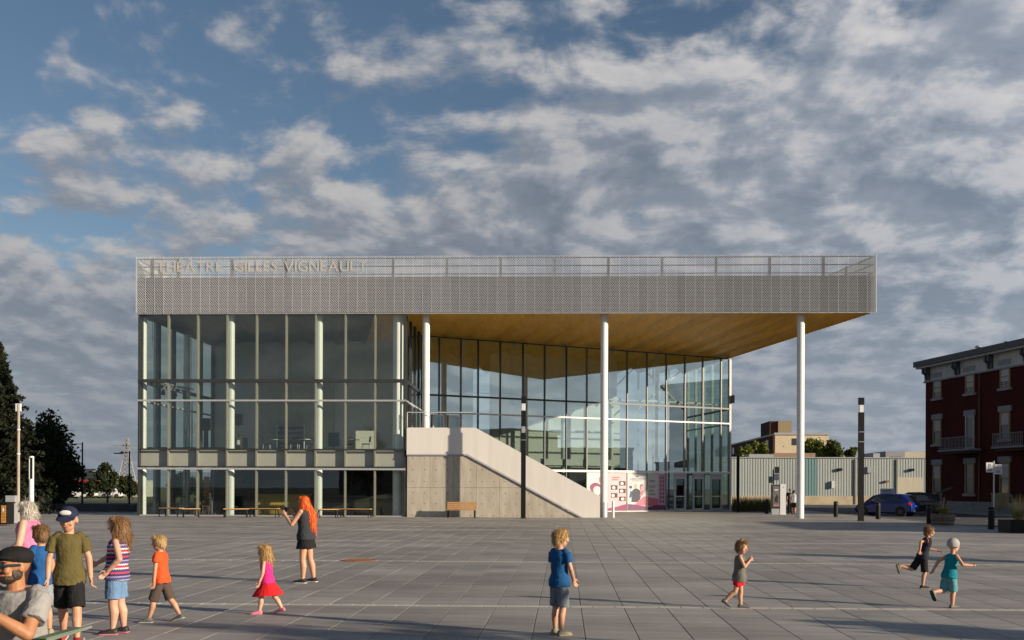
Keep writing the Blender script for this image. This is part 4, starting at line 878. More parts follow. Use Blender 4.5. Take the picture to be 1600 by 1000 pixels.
# ================================================================ brick building on the right
W0, W1 = Vector((31.0, 89.0)), Vector((36.8, 62.0)); wd = (W1 - W0).normalized(); wn = Vector((wd.y, -wd.x))      # wn faces the plaza
if wn.x > 0: wn = -wn
def bpt(s, off, z): p = W0 + wd*s + wn*off; return (p.x, p.y, z)
def bbox(mb, s0, s1, o0, o1, z0, z1):
    c = bpt((s0+s1)/2, (o0+o1)/2, (z0+z1)/2); return mb.obox(c, ((wd.x, wd.y, 0), (wn.x, wn.y, 0), (0, 0, 1)), ((s1-s0)/2, (o1-o0)/2, (z1-z0)/2))
def brick_mat(name, c1, c2, mortar):
    m = bpy.data.materials.new(name); m.use_nodes = True; t = m.node_tree; p = t.nodes['Principled BSDF']; p.inputs['Roughness'].default_value = 0.9; p.inputs['Specular IOR Level'].default_value = 0.2
    g = t.nodes.new('ShaderNodeNewGeometry'); sxyz = t.nodes.new('ShaderNodeSeparateXYZ'); t.links.new(g.outputs['Position'], sxyz.inputs[0])
    ad = t.nodes.new('ShaderNodeMath'); ad.operation = 'SUBTRACT'; t.links.new(sxyz.outputs[1], ad.inputs[0]); t.links.new(sxyz.outputs[0], ad.inputs[1]); cb = t.nodes.new('ShaderNodeCombineXYZ'); t.links.new(ad.outputs[0], cb.inputs[0]); t.links.new(sxyz.outputs[2], cb.inputs[1])
    bt = t.nodes.new('ShaderNodeTexBrick'); t.links.new(cb.outputs[0], bt.inputs['Vector']); bt.inputs['Scale'].default_value = 1.0; bt.inputs['Brick Width'].default_value = 0.22; bt.inputs['Row Height'].default_value = 0.075; bt.inputs['Mortar Size'].default_value = 0.008
    bt.inputs['Color1'].default_value = (*c1, 1); bt.inputs['Color2'].default_value = (*c2, 1); bt.inputs['Mortar'].default_value = (*mortar, 1)
    n = t.nodes.new('ShaderNodeTexNoise'); n.inputs['Scale'].default_value = 0.5; n.inputs['Detail'].default_value = 6; t.links.new(g.outputs['Position'], n.inputs['Vector']); r = t.nodes.new('ShaderNodeMapRange'); r.inputs[3].default_value = 0.6; r.inputs[4].default_value = 1.35; t.links.new(n.outputs['Fac'], r.inputs[0])
    x = t.nodes.new('ShaderNodeMixRGB'); x.blend_type = 'MULTIPLY'; x.inputs[0].default_value = 1; t.links.new(bt.outputs['Color'], x.inputs[1]); t.links.new(r.outputs[0], x.inputs[2]); t.links.new(x.outputs[0], p.inputs['Base Color'])
    MATS[name] = m; return m
m_brick = brick_mat('red_brick', (0.090, 0.0105, 0.008), (0.056, 0.0075, 0.006), (0.045, 0.014, 0.010))
m_stone = mat('grey_stone', (0.27, 0.27, 0.28), 0.85, var=0.15, vscale=3); m_frame = mat('ochre_frame', (0.30, 0.19, 0.08), 0.6, var=0.1); m_blind = mat('window_blind', (0.46, 0.45, 0.43), 0.8, var=0.08)
m_corn = mat('cornice_paint', (0.46, 0.45, 0.43), 0.7, var=0.15, vscale=2); m_cdark = mat('cornice_dark', (0.07, 0.072, 0.08), 0.6, var=0.2)
m_pane = mat('dark_pane', (0.03, 0.033, 0.035), 0.08, spec=0.8)
bb = thing('brick_building', 'three storey dark red brick building with white cornice at the right edge', 'building', (W0.x, W0.y, 0), world=True)
BLEN = (W1 - W0).length; BTOP = 12.05
wl = MB(); bbox(wl, 0, BLEN, -14, 0, 0.75, BTOP); wl.build('brick_wall', m_brick, bb)
bbox(MB(), -0.06, BLEN + 0.06, -14.06, 0.07, 0, 0.748).build('stone_base', mat('base_stone', (0.25, 0.24, 0.22), 0.9, var=0.2, vscale=2), bb)
bbox(MB(), -0.05, BLEN + 0.05, 0.002, 0.10, 10.95, BTOP).build('frieze', m_corn, bb)
bbox(MB(), -0.10, BLEN + 0.1, 0.002, 0.16, 10.82, 10.948).build('frieze_moulding', m_stone, bb)
bbox(MB(), -0.55, BLEN + 0.5, -14.3, 0.62, BTOP + 0.002, BTOP + 0.16).build('cornice', m_corn, bb); bbox(MB(), -0.68, BLEN + 0.6, -14.4, 0.78, BTOP + 0.162, BTOP + 0.62).build('cornice_cap', m_cdark, bb)
k = 0.25
while k < BLEN:
    for dk in (0, 0.42):
        br = MB(); br.prism([bpt(k + dk, 0.102, 11.0), bpt(k + dk, 0.22, 11.05), bpt(k + dk, 0.3, 11.45), bpt(k + dk, 0.55, 11.6), bpt(k + dk, 0.55, BTOP), bpt(k + dk, 0.102, BTOP)], (wd.x*0.2, wd.y*0.2, 0)); br.build('bracket', m_cdark, bb)
    k += 4.3
def bwin(s, z0, z1, w=1.15, kind=0, door=False):
    t = MB(); fw = 0.13
    bbox(t, s - w/2, s - w/2 + fw, 0.004, 0.09, z0, z1); bbox(t, s + w/2 - fw, s + w/2, 0.004, 0.09, z0, z1); bbox(t, s - w/2 + fw, s + w/2 - fw, 0.004, 0.088, z1 - fw, z1); bbox(t, s - w/2 + fw, s + w/2 - fw, 0.004, 0.088, z0, z0 + fw*0.8)
    if not door: bbox(t, s - w/2 + fw, s + w/2 - fw, 0.004, 0.075, (z0+z1)/2 - 0.04, (z0+z1)/2 + 0.04)
    wo = t.build('door' if door else 'window', m_frame if not door else m_corn, bb)
    bbox(MB(), s - w/2 + fw, s + w/2 - fw, 0.006, 0.03, z0 + fw*0.8, z1 - fw).build('pane', m_pane, wo)
    if kind and not door: bbox(MB(), s - w/2 + fw + .01, s + w/2 - fw - .01, 0.032, 0.05, (z0+z1)/2 + 0.05 if kind == 1 else z0 + (z1 - z0)*0.28, z1 - fw - .005).build('blind', m_blind, wo)
    if kind == 2:
        for zz_ in (0.10, 0.2): bbox(MB(), s - w/2 + fw, s + w/2 - fw, 0.031, 0.05, z0 + (z1-z0)*zz_, z0 + (z1-z0)*zz_ + 0.03).build('glazing_bar', m_corn, wo)
        bbox(MB(), s - 0.02, s + 0.02, 0.051, 0.06, z0 + fw, z0 + (z1-z0)*0.27).build('glazing_bar', m_corn, wo)
    bbox(MB(), s - w/2 - 0.16, s + w/2 + 0.16, 0.003, 0.13, z1 + 0.002, z1 + 0.42).build('lintel', m_stone, wo); bbox(MB(), s - w/2 - 0.18, s + w/2 + 0.18, 0.003, 0.2, z0 - 0.2, z0 - 0.002).build('sill', m_stone, wo)
    return wo
def wz(px, py): return on_wall(px, py, W0, W1)
pxs = (1465, 1516, 1571); ss = [wz(p_, 700)[0] for p_ in pxs]; d3 = (ss[2] - ss[0]) / 2
ss = ss + [ss[2] + d3, ss[2] + 2*d3, ss[2] + 3*d3]
zt = [(wz(1465, 622)[1], wz(1465, 590)[1]), (wz(1465, 694)[1], wz(1465, 655)[1]), (wz(1465, 771)[1], wz(1465, 726)[1])]
for i, s_ in enumerate(ss):
    if s_ > BLEN - 1: break
    for fl, (z0, z1) in enumerate(zt):
        if i in (1, 4) and fl == 1: bwin(s_, z0 - 0.55, z1, 1.15, 0, True); continue
        bwin(s_, z0, z1, 1.2, (2, 1, 1)[fl] if not (i in (1,) and fl == 2) else 0)
def balcony(s0, s1, z):
    bo = bbox(MB(), s0, s1, 0.21, 1.3, z - 0.14, z).build('balcony', m_stone, bb)
    bbox(MB(), s0 + .1, s1 - .1, 0.21, 1.1, z - 0.34, z - 0.142).build('balcony_beam', mat('brown_timber', (0.06, 0.025, 0.018), 0.8), bo)
    rl = MB(); rl.bar(bpt(s0 + .05, 1.25, z + 0.95), bpt(s1 - .05, 1.25, z + 0.95), 0.05, 0.04); rl.bar(bpt(s0 + .05, 1.25, z + 0.1), bpt(s1 - .05, 1.25, z + 0.1), 0.04, 0.03); rl.bar(bpt(s0 + .05, 0.22, z + 0.95), bpt(s0 + .05, 1.22, z + 0.95), 0.05, 0.04); rl.build('railing', m_stone, bo)
    x_ = s0 + 0.1; bl = MB()
    while x_ < s1 - 0.05: bl.bar(bpt(x_, 1.25, z + 0.005), bpt(x_, 1.25, z + 0.925), 0.03, 0.03); x_ += 0.19
    bl.build('balusters', m_stone, bo, kind='stuff')
balcony(wz(1488, 700)[0], wz(1537, 700)[0], zt[1][0] - 0.6); balcony(wz(1573, 700)[0], wz(1573, 700)[0] + 3.6, zt[1][0] - 0.6)
bbox(MB(), wz(1531, 650)[0], wz(1531, 650)[0] + 0.11, 0.02, 0.12, 0.8, 10.8).build('downpipe', mat('brown_pipe', (0.10, 0.03, 0.025), 0.6), bb)
for s_, h_ in ((wz(1511, 545)[0], 0.45), (wz(1555, 530)[0], 0.3)): 
    p = bpt(s_, -1.0, 0); v_ = MB().tube((p[0], p[1], BTOP + 0.625), (p[0], p[1], BTOP + 0.62 + h_), 0.14, n=12); v_.tube((p[0], p[1], BTOP + 0.62 + h_), (p[0], p[1], BTOP + 0.75 + h_), 0.28, 0.2, n=12); v_.build('roof_vent', m_alu, bb)
# wooden bench before the brick wall
s_, z_ = wz(1588, 770); p = Vector(bpt(s_ + 0.8, 1.6, 0.032)); t = thing('slatted_bench', 'pale wooden bench with vertical slats before the brick wall', 'bench', p, math.atan2(wd.y, wd.x))
for k in range(14): MB().box(-1.0 + k*0.146, -1.0 + k*0.146 + 0.09, -0.3, -0.27, 0.46, 1.3).build('slat', mat('pale_wood', (0.34, 0.26, 0.14), 0.7, var=0.15), t)
MB().box(-1.05, 1.05, -0.33, -0.265, 1.302, 1.42).build('top_rail', MATS['pale_wood'], t); MB().box(-1.05, 1.05, -0.26, 0.3, 0.4, 0.455).build('seat', MATS['pale_wood'], t)
for a_ in (-0.98, 0.92):
    for b_ in (-0.26, 0.22): MB().box(a_, a_ + 0.06, b_, b_ + 0.06, 0, 0.398).build('leg', MATS['pale_wood'], t)

# ================================================================ corrugated warehouse
YW = 120.0
m_corr = mat('corrugated_grey', (0.36, 0.39, 0.37), 0.6, var=0.08, vscale=0.4, stretch=(1, 1, 0.1)); m_teal = mat('corrugated_teal', (0.15, 0.26, 0.27), 0.6, var=0.06); m_fnd = mat('foundation', (0.46, 0.38, 0.26), 0.9, var=0.2, vscale=1)
wa, wb_ = atY(1085, 745, YW).x, atY(1490, 745, YW).x; t0, t1 = atY(1259, 745, YW).x, atY(1277, 745, YW).x; zb, ztp = 0.92, 5.3
wh = thing('corrugated_warehouse', 'long low warehouse clad in pale ribbed metal sheets', 'warehouse', ((wa + wb_)/2, YW, 0), world=True)
def ribbed(x0, x1, m_):
    n_ = max(2, int((x1 - x0)/0.30)); pr = []
    for i in range(n_):
        a = x0 + (x1 - x0)*i/n_; w_ = (x1 - x0)/n_; pr += [(a, YW), (a + w_*.55, YW), (a + w_*.62, YW + .03), (a + w_*.93, YW + .03)]
    pr.append((x1, YW)); b_ = MB(); n2 = len(pr); b_.add([(x_, y_, zb) for x_, y_ in pr] + [(x_, y_, ztp) for x_, y_ in pr], [(i, i+1, n2+i+1, n2+i) for i in range(n2-1)]); b_.build('wall_sheet', m_, wh)
pan_w = 4.0; x_ = wa
while x_ < t0 - 0.5:
    ribbed(x_ + .004, min(x_ + pan_w, t0) - .004, m_corr); x_ = min(x_ + pan_w, t0)
ribbed(t0, t1, m_teal); x_ = t1
while x_ < wb_ - 0.5:
    ribbed(x_ + .004, min(x_ + pan_w, wb_) - .004, m_corr); x_ = min(x_ + pan_w, wb_)
MB().box(wa, wb_, YW - 0.05, YW + 0.3, -0.1, zb).build('foundation_wall', m_fnd, wh); MB().box(wa - .1, wb_ + .1, YW - 0.1, YW + 0.4, ztp + .002, ztp + 0.12).build('roof_trim', m_trim, wh); MB().box(wa, wb_, YW + 0.41, YW + 22, 4.6, ztp).build('roof', m_back, wh)
gx, gz = atY(1402, 775, YW).x, atY(1402, 746, YW).z; MB().box(gx, atY(1440, 770, YW).x, YW - 0.10, YW - 0.02, 0.3, gz).build('loading_door', mat('cream_door', (0.48, 0.44, 0.33), 0.7, var=0.06, vscale=0.5, stretch=(4, 1, .3)), wh)
for px, py, w_, h_, m_ in ((1312.5, 733.5, 0.5, 0.28, m_black), (1301, 757, 0.28, 0.8, m_sign), (1425, 734, 0.5, 0.25, m_black), (1359, 734, 0.6, 0.7, m_alu), (1386, 752, 0.4, 0.2, m_rust)):
    p = atY(px, py, YW - 0.15); MB().box(p.x - w_/2, p.x + w_/2, YW - 0.3, YW - 0.005, p.z - h_/2, p.z + h_/2).build('wall_fitting', m_, wh)
for px in (1336, 1401): x_ = atY(px, 745, YW).x; MB().box(x_ - .07, x_ + .07, YW - 0.14, YW - 0.004, 0.0, ztp - 0.1).build('downpipe', m_steel, wh)
for px, w_, h_ in ((1236, 5.0, 0.5), (1185, 3.0, 0.35), (1362, 0.8, 0.5)): x_ = atY(px, 715, YW + 8).x; MB().box(x_ - w_/2, x_ + w_/2, YW + 6, YW + 9, ztp + 0.004, ztp + 0.3 + h_).build('roof_unit', mat('roof_unit', (0.30, 0.20, 0.13), 0.7, var=0.1) if px == 1236 else m_trim, wh)
# far low building seen over the warehouse
YF = 175.0; a_, b_ = atY(1378, 710, YF), atY(1446, 710, YF); t = thing('far_building', 'flat roofed building peeking over the warehouse by the brick corner', 'building', ((a_.x+b_.x)/2, YF, 0), world=True)
c_ = atY(1408, 710, YF); zt_ = atY(1400, 706, YF).z; MB().box(c_.x, b_.x + 6, YF, YF + 14, 0, zt_).build('wall', mat('cream_brick', (0.46, 0.40, 0.30), 0.85, var=0.1), t); MB().box(a_.x, c_.x - .01, YF - 2, YF + 14, 0, zt_ + .01).build('wing', m_stone, t); MB().box(a_.x + .7, c_.x - .6, YF - 2.06, YF - 2.003, zt_ - 1.6, zt_ - 0.9).build('window', m_pane, t); MB().box(c_.x + 1.5, c_.x + 6, YF - 0.06, YF - 0.003, zt_ - 2.0, zt_ - 1.0).build('window', m_pane, t)
# ================================================================ apartment block
YA = 200.0; cA, cB = atY(1211, 700, YA), atY(1295, 700, YA); zA = atY(1230, 677, YA).z; cL = atY(1120, 700, YA + 70)
m_beige = mat('beige_brick', (0.62, 0.50, 0.34), 0.85, var=0.1, vscale=0.6); m_abr = brick_mat('brown_brick', (0.08, 0.03, 0.024), (0.06, 0.022, 0.018), (0.07, 0.05, 0.04))
ap = thing('apartment_block', 'beige and brown brick apartment block with roof penthouse in the distance', 'building', (cA.x, cA.y, 0), world=True)
MB().prism([(cA.x, YA, 0), (cB.x, YA, 0), (cB.x - 10, YA + 70, 0), (cL.x, YA + 70, 0)], (0, 0, zA)).build('wall', m_beige, ap)
sdv = Vector((cL.x - cA.x, 70)); Ls = sdv.length; sdv.normalize(); snv = Vector((-sdv.y, sdv.x)); 
if snv.y > 0: snv = -snv
def abox(s0, s1, o0, o1, z0, z1, m_, nm, par=ap):
    c = Vector((cA.x, YA)) + sdv*(s0+s1)/2 + snv*(o0+o1)/2; return MB().obox((c.x, c.y, (z0+z1)/2), ((sdv.x, sdv.y, 0), (snv.x, snv.y, 0), (0, 0, 1)), ((s1-s0)/2, (o1-o0)/2, (z1-z0)/2)).build(nm, m_, par)
abox(0.0, Ls, 0.01, 0.4, 0, zA - 0.4, m_abr, 'side_wall')
for fl in range(4):
    z_ = zA - 2.6 - fl*2.9
    for k in range(7):
        s_ = 4 + k*9.5; abox(s_, s_ + 2.2, 0.402, 0.46, z_, z_ + 1.5, m_pane, 'window')
        if k % 2 == 0: abox(s_ + 3.0, s_ + 7.4, 0.402, 1.6, z_ - 0.7, z_ - 0.5, m_stone, 'balcony')
    for px in (1242, 1265.5):
        p = atY(px, 700, YA); MB().box(p.x - 0.55, p.x + 0.55, YA - 0.06, YA - 0.004, z_ + 0.3, z_ + 1.6).build('window', m_pane, ap)
MB().box(cA.x - .2, cB.x + .2, YA - 0.2, YA - 0.008, zA - 0.3, zA + 0.1).build('roof_edge', m_trim, ap)
p0, p1 = atY(1216, 665, YA + 8), atY(1237, 665, YA + 8); zp = atY(1225, 657.5, YA + 8).z; MB().box(p0.x, p1.x, YA + 8, YA + 18, zA + .004, zp).build('penthouse', mat('olive_brick', (0.26, 0.21, 0.12), 0.85, var=0.1), ap); p2 = atY(1203.5, 665, YA + 8); MB().box(p2.x, p0.x - .01, YA + 8.6, YA + 18, zA + .004, zp - .02).build('penthouse', m_abr, ap)

# ================================================================ trees
def leaf_mat(n, c1, c2): return mat('leaves_' + n, c1, 0.65, col2=c2, vscale=0.9, trans=0.25, spec=0.2)
LM = {'dark': leaf_mat('dark', (0.016, 0.025, 0.010), (0.048, 0.058, 0.018)), 'mid': leaf_mat('mid', (0.05, 0.07, 0.015), (0.13, 0.15, 0.03)), 'bright': leaf_mat('bright', (0.10, 0.13, 0.02), (0.24, 0.26, 0.04)), 'spruce': leaf_mat('spruce', (0.010, 0.015, 0.009), (0.028, 0.034, 0.016))}
m_bark = mat('bark', (0.05, 0.038, 0.028), 0.9, var=0.3, vscale=3, stretch=(3, 3, .6), bump=0.4, bscale=9)
def leaves(name, centres, per, spread, size, m_, parent, rs):
    n_ = len(centres)*per; c = np.repeat(np.array(centres), per, 0) + rs.normal(0, 1, (n_, 3))*np.repeat(np.array(spread), per)[:, None] if np.ndim(spread) else np.repeat(np.array(centres), per, 0) + rs.normal(0, spread, (n_, 3))
    a = rs.normal(0, 1, (n_, 3)); a /= np.linalg.norm(a, axis=1)[:, None]; b_ = rs.normal(0, 1, (n_, 3)); b_ -= (a*b_).sum(1)[:, None]*a; b_ /= np.linalg.norm(b_, axis=1)[:, None]
    s_ = size*rs.uniform(0.6, 1.3, (n_, 1)); V_ = np.stack([c - a*s_, c + b_*s_*.5, c + a*s_, c - b_*s_*.5], 1).reshape(-1, 3); F_ = np.arange(n_*4).reshape(-1, 4)
    me_ = bpy.data.meshes.new(name); me_.from_pydata(V_.tolist(), [], F_.tolist()); me_.materials.append(m_); return obj(name, me_, parent)
def tree(x, y, h, rx, rz_, lb, kind, seed, per=60, ncl=70, size=0.16, trunk=0.30, z0=-0.07, name='broadleaf_tree', grp=None):
    rs = np.random.RandomState(seed); t = thing(name, lb, 'tree', (x, y, z0), group=grp); zc = h - rz_; cl = []
    while len(cl) < ncl:
        d = rs.normal(0, 1, 3); d /= np.linalg.norm(d); r_ = rs.uniform(0.35, 1.0)**0.6; k_ = 0.82 + 0.3*math.sin(3*math.atan2(d[1], d[0]) + seed) * 0.5 + rs.uniform(-.1, .12)
        cl.append((d[0]*rx*r_*k_, d[1]*rx*r_*k_, zc + d[2]*rz_*r_*k_))
    tb = MB(); tr_ = h*trunk; tb.tube((0, 0, 0), (0.05, 0, tr_), 0.028*h, 0.02*h, n=10); tb.tube((0.05, 0, tr_), (0, 0.05, zc + rz_*0.4), 0.02*h, 0.006*h, n=8)
    for c in cl[:26]:
        z_s = tr_ + (c[2] - tr_)*0.3 if c[2] > tr_ else tr_; z_s = max(tr_*0.8, min(z_s, zc)); mid = (c[0]*0.5, c[1]*0.5, (z_s + c[2])/2 + 0.1*h*.2); tb.tube((0, 0, z_s), mid, 0.008*h, 0.005*h, n=5); tb.tube(mid, c, 0.005*h, 0.0015*h, n=5)
    tb.build('trunk', m_bark, t, smooth=True); leaves('crown', cl, per, rx*0.14, size, LM[kind], t, rs); return t
def spruce(x, y, h, r, lb, seed, z0=-0.07):
    rs = np.random.RandomState(seed); t = thing('spruce_tree', lb, 'tree', (x, y, z0), group='dark spruces'); tb = MB(); tb.tube((0, 0, 0), (0, 0, h), 0.02*h, 0.01, n=8); cl, sp = [], []
    z_ = h*0.06
    while z_ < h*0.985:
        f = 1 - z_/h; n_ = 6 if f > 0.2 else 5; a0 = rs.uniform(0, 6.28)
        for q in range(n_):
            a = a0 + q*6.283/n_ + rs.uniform(-.2, .2); l = r*(f**0.85)*rs.uniform(0.75, 1.12) + 0.12; tip = Vector((math.cos(a)*l, math.sin(a)*l, z_ - 0.16*l + 0.1*l*rs.uniform(-.5, 1)))
            tb.tube((0, 0, z_), tip, 0.012 + 0.012*l, 0.006, n=4)
            for k in range(3, 11):
                u = k/10; c = Vector((0, 0, z_)).lerp(tip, u); cl.append((c.x, c.y, c.z - 0.05*l*math.sin(u*3.1))); sp.append(0.04 + 0.09*l*(1.1 - u*0.75)*.6)
        z_ += 0.028*h*(0.55 + 0.6*f)
    tb.build('trunk', m_bark, t); leaves('crown', cl, 14, sp, 0.14, LM['spruce'], t, rs)
p = atY(-14, 780, 60); spruce(p.x, 60, 10.9, 3.8, 'tall dark spruce at the left edge of the plaza', 3)
p = atY(-60, 780, 66); spruce(p.x, 66, 9.5, 3.2, 'second spruce partly cut off by the left picture edge', 5)
def tpx(px, Y, ytop, wpx, lb, kind, seed, rzf=0.4, **k):
    p = atY(px, 780, Y); ztop = atY(px, ytop, Y).z*k.pop('grow', 1.05); return tree(p.x, Y, ztop, wpx*Y/1600/2, ztop*rzf, lb, kind, seed, **k)
tpx(58, 74, 655, 120, 'large dark broadleaf tree behind the light column', 'dark', 11, 0.47, per=150, ncl=110, size=0.17, grp='trees left of the theatre')
tpx(96, 80, 705, 62, 'lower dark tree on the right flank of the large one', 'dark', 12, 0.45, per=110, ncl=70, size=0.16, grp='trees left of the theatre')
tpx(20, 84, 690, 100, 'dark bushy tree low behind the spruce', 'dark', 13, 0.48, per=120, ncl=80, size=0.2, grp='trees left of the theatre')
tpx(168, 110, 722, 40, 'small open tree between the two street lamps', 'dark', 14, 0.42, per=50, ncl=50, size=0.17, grp='trees left of the theatre')
tpx(200, 116, 744, 34, 'small round tree against the theatre corner', 'dark', 15, 0.42, per=60, ncl=44, size=0.17, grp='trees left of the theatre')
tpx(142, 135, 748, 26, 'little dark tree far off between the lamps', 'dark', 16, 0.42, per=60, ncl=36, size=0.2, grp='trees left of the theatre')
tpx(141, 150, 762, 12, 'bright green sapling far off at the left', 'bright', 17, 0.42, per=50, ncl=24, size=0.2, grp='trees left of the theatre')
tpx(284, 105, 738, 42, 'green tree seen through the ground floor glass', 'mid', 18, 0.42, per=70, ncl=50, size=0.17, grp='trees left of the theatre')
tpx(322, 112, 748, 40, 'darker tree seen through the glass near the banner', 'dark', 19, 0.45, per=60, ncl=40, size=0.17, grp='trees left of the theatre')
for px, Y, yt, w_, lb, kd, sd_ in ((1163, 150, 703, 30, 'bright tree over the warehouse next to the lobby corner', 'bright', 21), (1187, 155, 698, 36, 'bright tree rounding up before the brown wing', 'bright', 22), (1272, 150, 686, 44, 'loose green tree right of the third white column', 'bright', 23),
                                   (1304, 148, 694, 34, 'green tree above the warehouse roof middle', 'mid', 24), (1331, 152, 701, 24, 'small green tree left of the tall lamp post', 'mid', 25)):
    tpx(px, Y, yt, w_, lb, kd, sd_, 0.42, per=110, ncl=80, size=0.24, grow=1.14, grp='trees behind the warehouse')
p = atY(1240, 700, 190); tree(p.x - 2, 188, 9.0, 4.5, 4.0, 'bare thin tree casting twiggy shadow on the apartment wall', 'dark', 27, per=4, ncl=60, size=0.2)
# far skyline at the left: pylon, green block, parked vehicles
YP = 330; p = atY(198, 770, YP); hp = atY(198, 684, YP).z; t = thing('transmission_pylon', 'pale lattice transmission pylon on the left horizon', 'pylon', (p.x, YP, 0)); m_pyl = mat('pylon_steel', (0.26, 0.255, 0.26), 0.6); tw = MB()
def pr_(z_): u = z_/hp; return 2.6*(1-u)**1.6 + 0.35
zs = [hp*i/14 for i in range(15)]
for a_, b_ in zip(zs[:-1], zs[1:]):
    ra, rb = pr_(a_), pr_(b_)
    for i in range(4):
        c0 = [(-1,-1),(1,-1),(1,1),(-1,1)][i]; c1 = [(-1,-1),(1,-1),(1,1),(-1,1)][(i+1) % 4]; tw.bar((c0[0]*ra, c0[1]*ra, a_), (c0[0]*rb, c0[1]*rb, b_), .22, .22); tw.bar((c0[0]*ra, c0[1]*ra, a_), (c1[0]*rb, c1[1]*rb, b_), .12, .12); tw.bar((c1[0]*ra, c1[1]*ra, a_), (c0[0]*rb, c0[1]*rb, b_), .12, .12)
tw.build('lattice', m_pyl, t)
for f_, l_ in ((0.74, 5.5), (0.86, 4.5)): MB().bar((-l_, 0, hp*f_), (l_, 0, hp*f_), .35, .35).build('cross_arm', m_pyl, t)
YB = 260; p = atY(122, 770, YB); z_ = atY(122, 737, YB).z; t = thing('green_building', 'small greenish office block far behind the left trees', 'building', (p.x, YB, 0)); MB().box(-5, 5, 0, 12, 0, z_).build('wall', mat('green_clad', (0.10, 0.15, 0.11), 0.6, var=0.2), t)
for k in range(6): MB().box(-4.6, 4.6, -0.06, -0.004, 1 + k*z_/6.3, 1.9 + k*z_/6.3).build('window', m_pane, t)
MB().box(-5.1, 5.1, -0.1, 12.1, z_ + .003, z_ + .25).build('roof', m_trim, t)
YS = 175; m_shop = mat('shop_wall', (0.42, 0.40, 0.36), 0.8, var=0.1)
p0, p1 = atY(118, 775, YS), atY(215, 775, YS); t = thing('shop_row', 'low pale shop with red signs beyond the left lawn', 'shop', ((p0.x+p1.x)/2, YS, -0.06)); w_ = (p1.x - p0.x)/2; MB().box(-w_, w_, 0, 8, 0, 2.6).build('wall', m_shop, t); MB().box(-w_, w_, -0.3, 8.2, 2.603, 2.9).build('roof', m_trim, t)
for k, a_ in enumerate((-0.8, -0.3, 0.3)): MB().box(w_*a_ - 1.3, w_*a_ + 1.3, -0.36, -0.304, 2.2 if k != 1 else 2.3, 2.9).build('sign_panel', m_sred if k != 2 else m_frame, t)
for k in range(5): MB().box(-w_*.9 + k*w_*.37, -w_*.9 + k*w_*.37 + 2, -0.05, -0.004, 0.4, 2.0).build('window', m_pane, t)

# ---------------------------------------------------------------- the town behind the viewpoint (it shows in the glass)
m_row = [mat('row_grey', (0.20, 0.20, 0.19), 0.85, var=0.1), mat('row_brown', (0.16, 0.11, 0.08), 0.85, var=0.1), mat('row_beige', (0.27, 0.25, 0.21), 0.85, var=0.1)]
def block(x, y, w_, d_, h_, rz, lb, m_):
    t = thing('town_house', lb, 'building', (x, y, -0.09), R(rz), group='buildings behind the viewpoint'); MB().box(-w_/2, w_/2, -d_/2, d_/2, 0, h_).build('wall', m_, t); MB().box(-w_/2 - .3, w_/2 + .3, -d_/2 - .3, d_/2 + .3, h_ + .003, h_ + .4).build('roof', m_cdark, t)
    for fl in range(int(h_//3.2)):
        for k in range(int(w_//4)):
            for sg in (-1, 1): MB().box(-w_/2 + 1.2 + k*4, -w_/2 + 2.6 + k*4, sg*(d_/2 + .03) - .026, sg*(d_/2 + .03) + .026, 1.0 + fl*3.2, 2.6 + fl*3.2).build('window', m_pane, t)
    return t
for i, (x, y, w_, d_, h_, rz) in enumerate(((150, -20, 26, 14, 11, 60), (165, -62, 30, 14, 8, 55), (140, 20, 22, 14, 7, 75), (60, -150, 34, 14, 9, 10), (10, -140, 30, 14, 7, 0), (-40, -135, 30, 14, 10, -8), (110, -110, 28, 14, 9, 35))):
    block(x, y, w_, d_, h_, rz, ('grey house by the east street', 'long brown house far to the east', 'small beige house at the east end', 'wide grey house to the south', 'low brown house to the south', 'tall beige house in the south west', 'grey house in the south east')[i], m_row[i % 3])
for i, (x, y, h_, rx, lb) in enumerate(((-6, -62, 13, 4.2, 'dark tree behind the viewpoint, first from the east'), (-18, -70, 16, 4.6, 'tall dark tree behind the viewpoint'), (6, -85, 11, 4.4, 'broad dark tree behind the viewpoint'), (-34, -60, 12, 4.0, 'dark tree behind the viewpoint, far west'), (118, -30, 10, 4.5, 'dark tree by the east street'), (128, 2, 9, 4.2, 'smaller dark tree by the east street'), (100, -72, 12, 5, 'dark tree in the south east'))):
    tree(x, y, h_, rx, h_*0.42, lb, 'dark', 40 + i, per=50, ncl=60, size=0.34, grp='trees behind the viewpoint')
block(44.5, 34.8, 9.5, 10, 8.6, 90, 'narrow house added outside the picture to shade the kerb signs', m_row[1])  # added out of view, sized so its shadow covers the kerb signs and planters
# young trees added out of view at the right, only to cast shadows on the plaza
for i, (x, y, h_, rx, lb) in enumerate(((15.6, 22.2, 3.3, 0.75, 'young tree added outside the picture to cast shadow, farther one'), (12.2, 8.9, 2.9, 0.8, 'young tree added outside the picture to cast shadow, nearer one'), (9.0, 6.4, 4.3, 1.0, 'taller young tree added outside the picture to cast shadow, nearest the viewpoint'))):
    tree(x, y, h_, rx, h_*0.36, lb, 'mid', 60 + i, per=40, ncl=36, size=0.10, z0=0.0, name='shadow_tree', grp='shadow-casting trees added outside the picture')
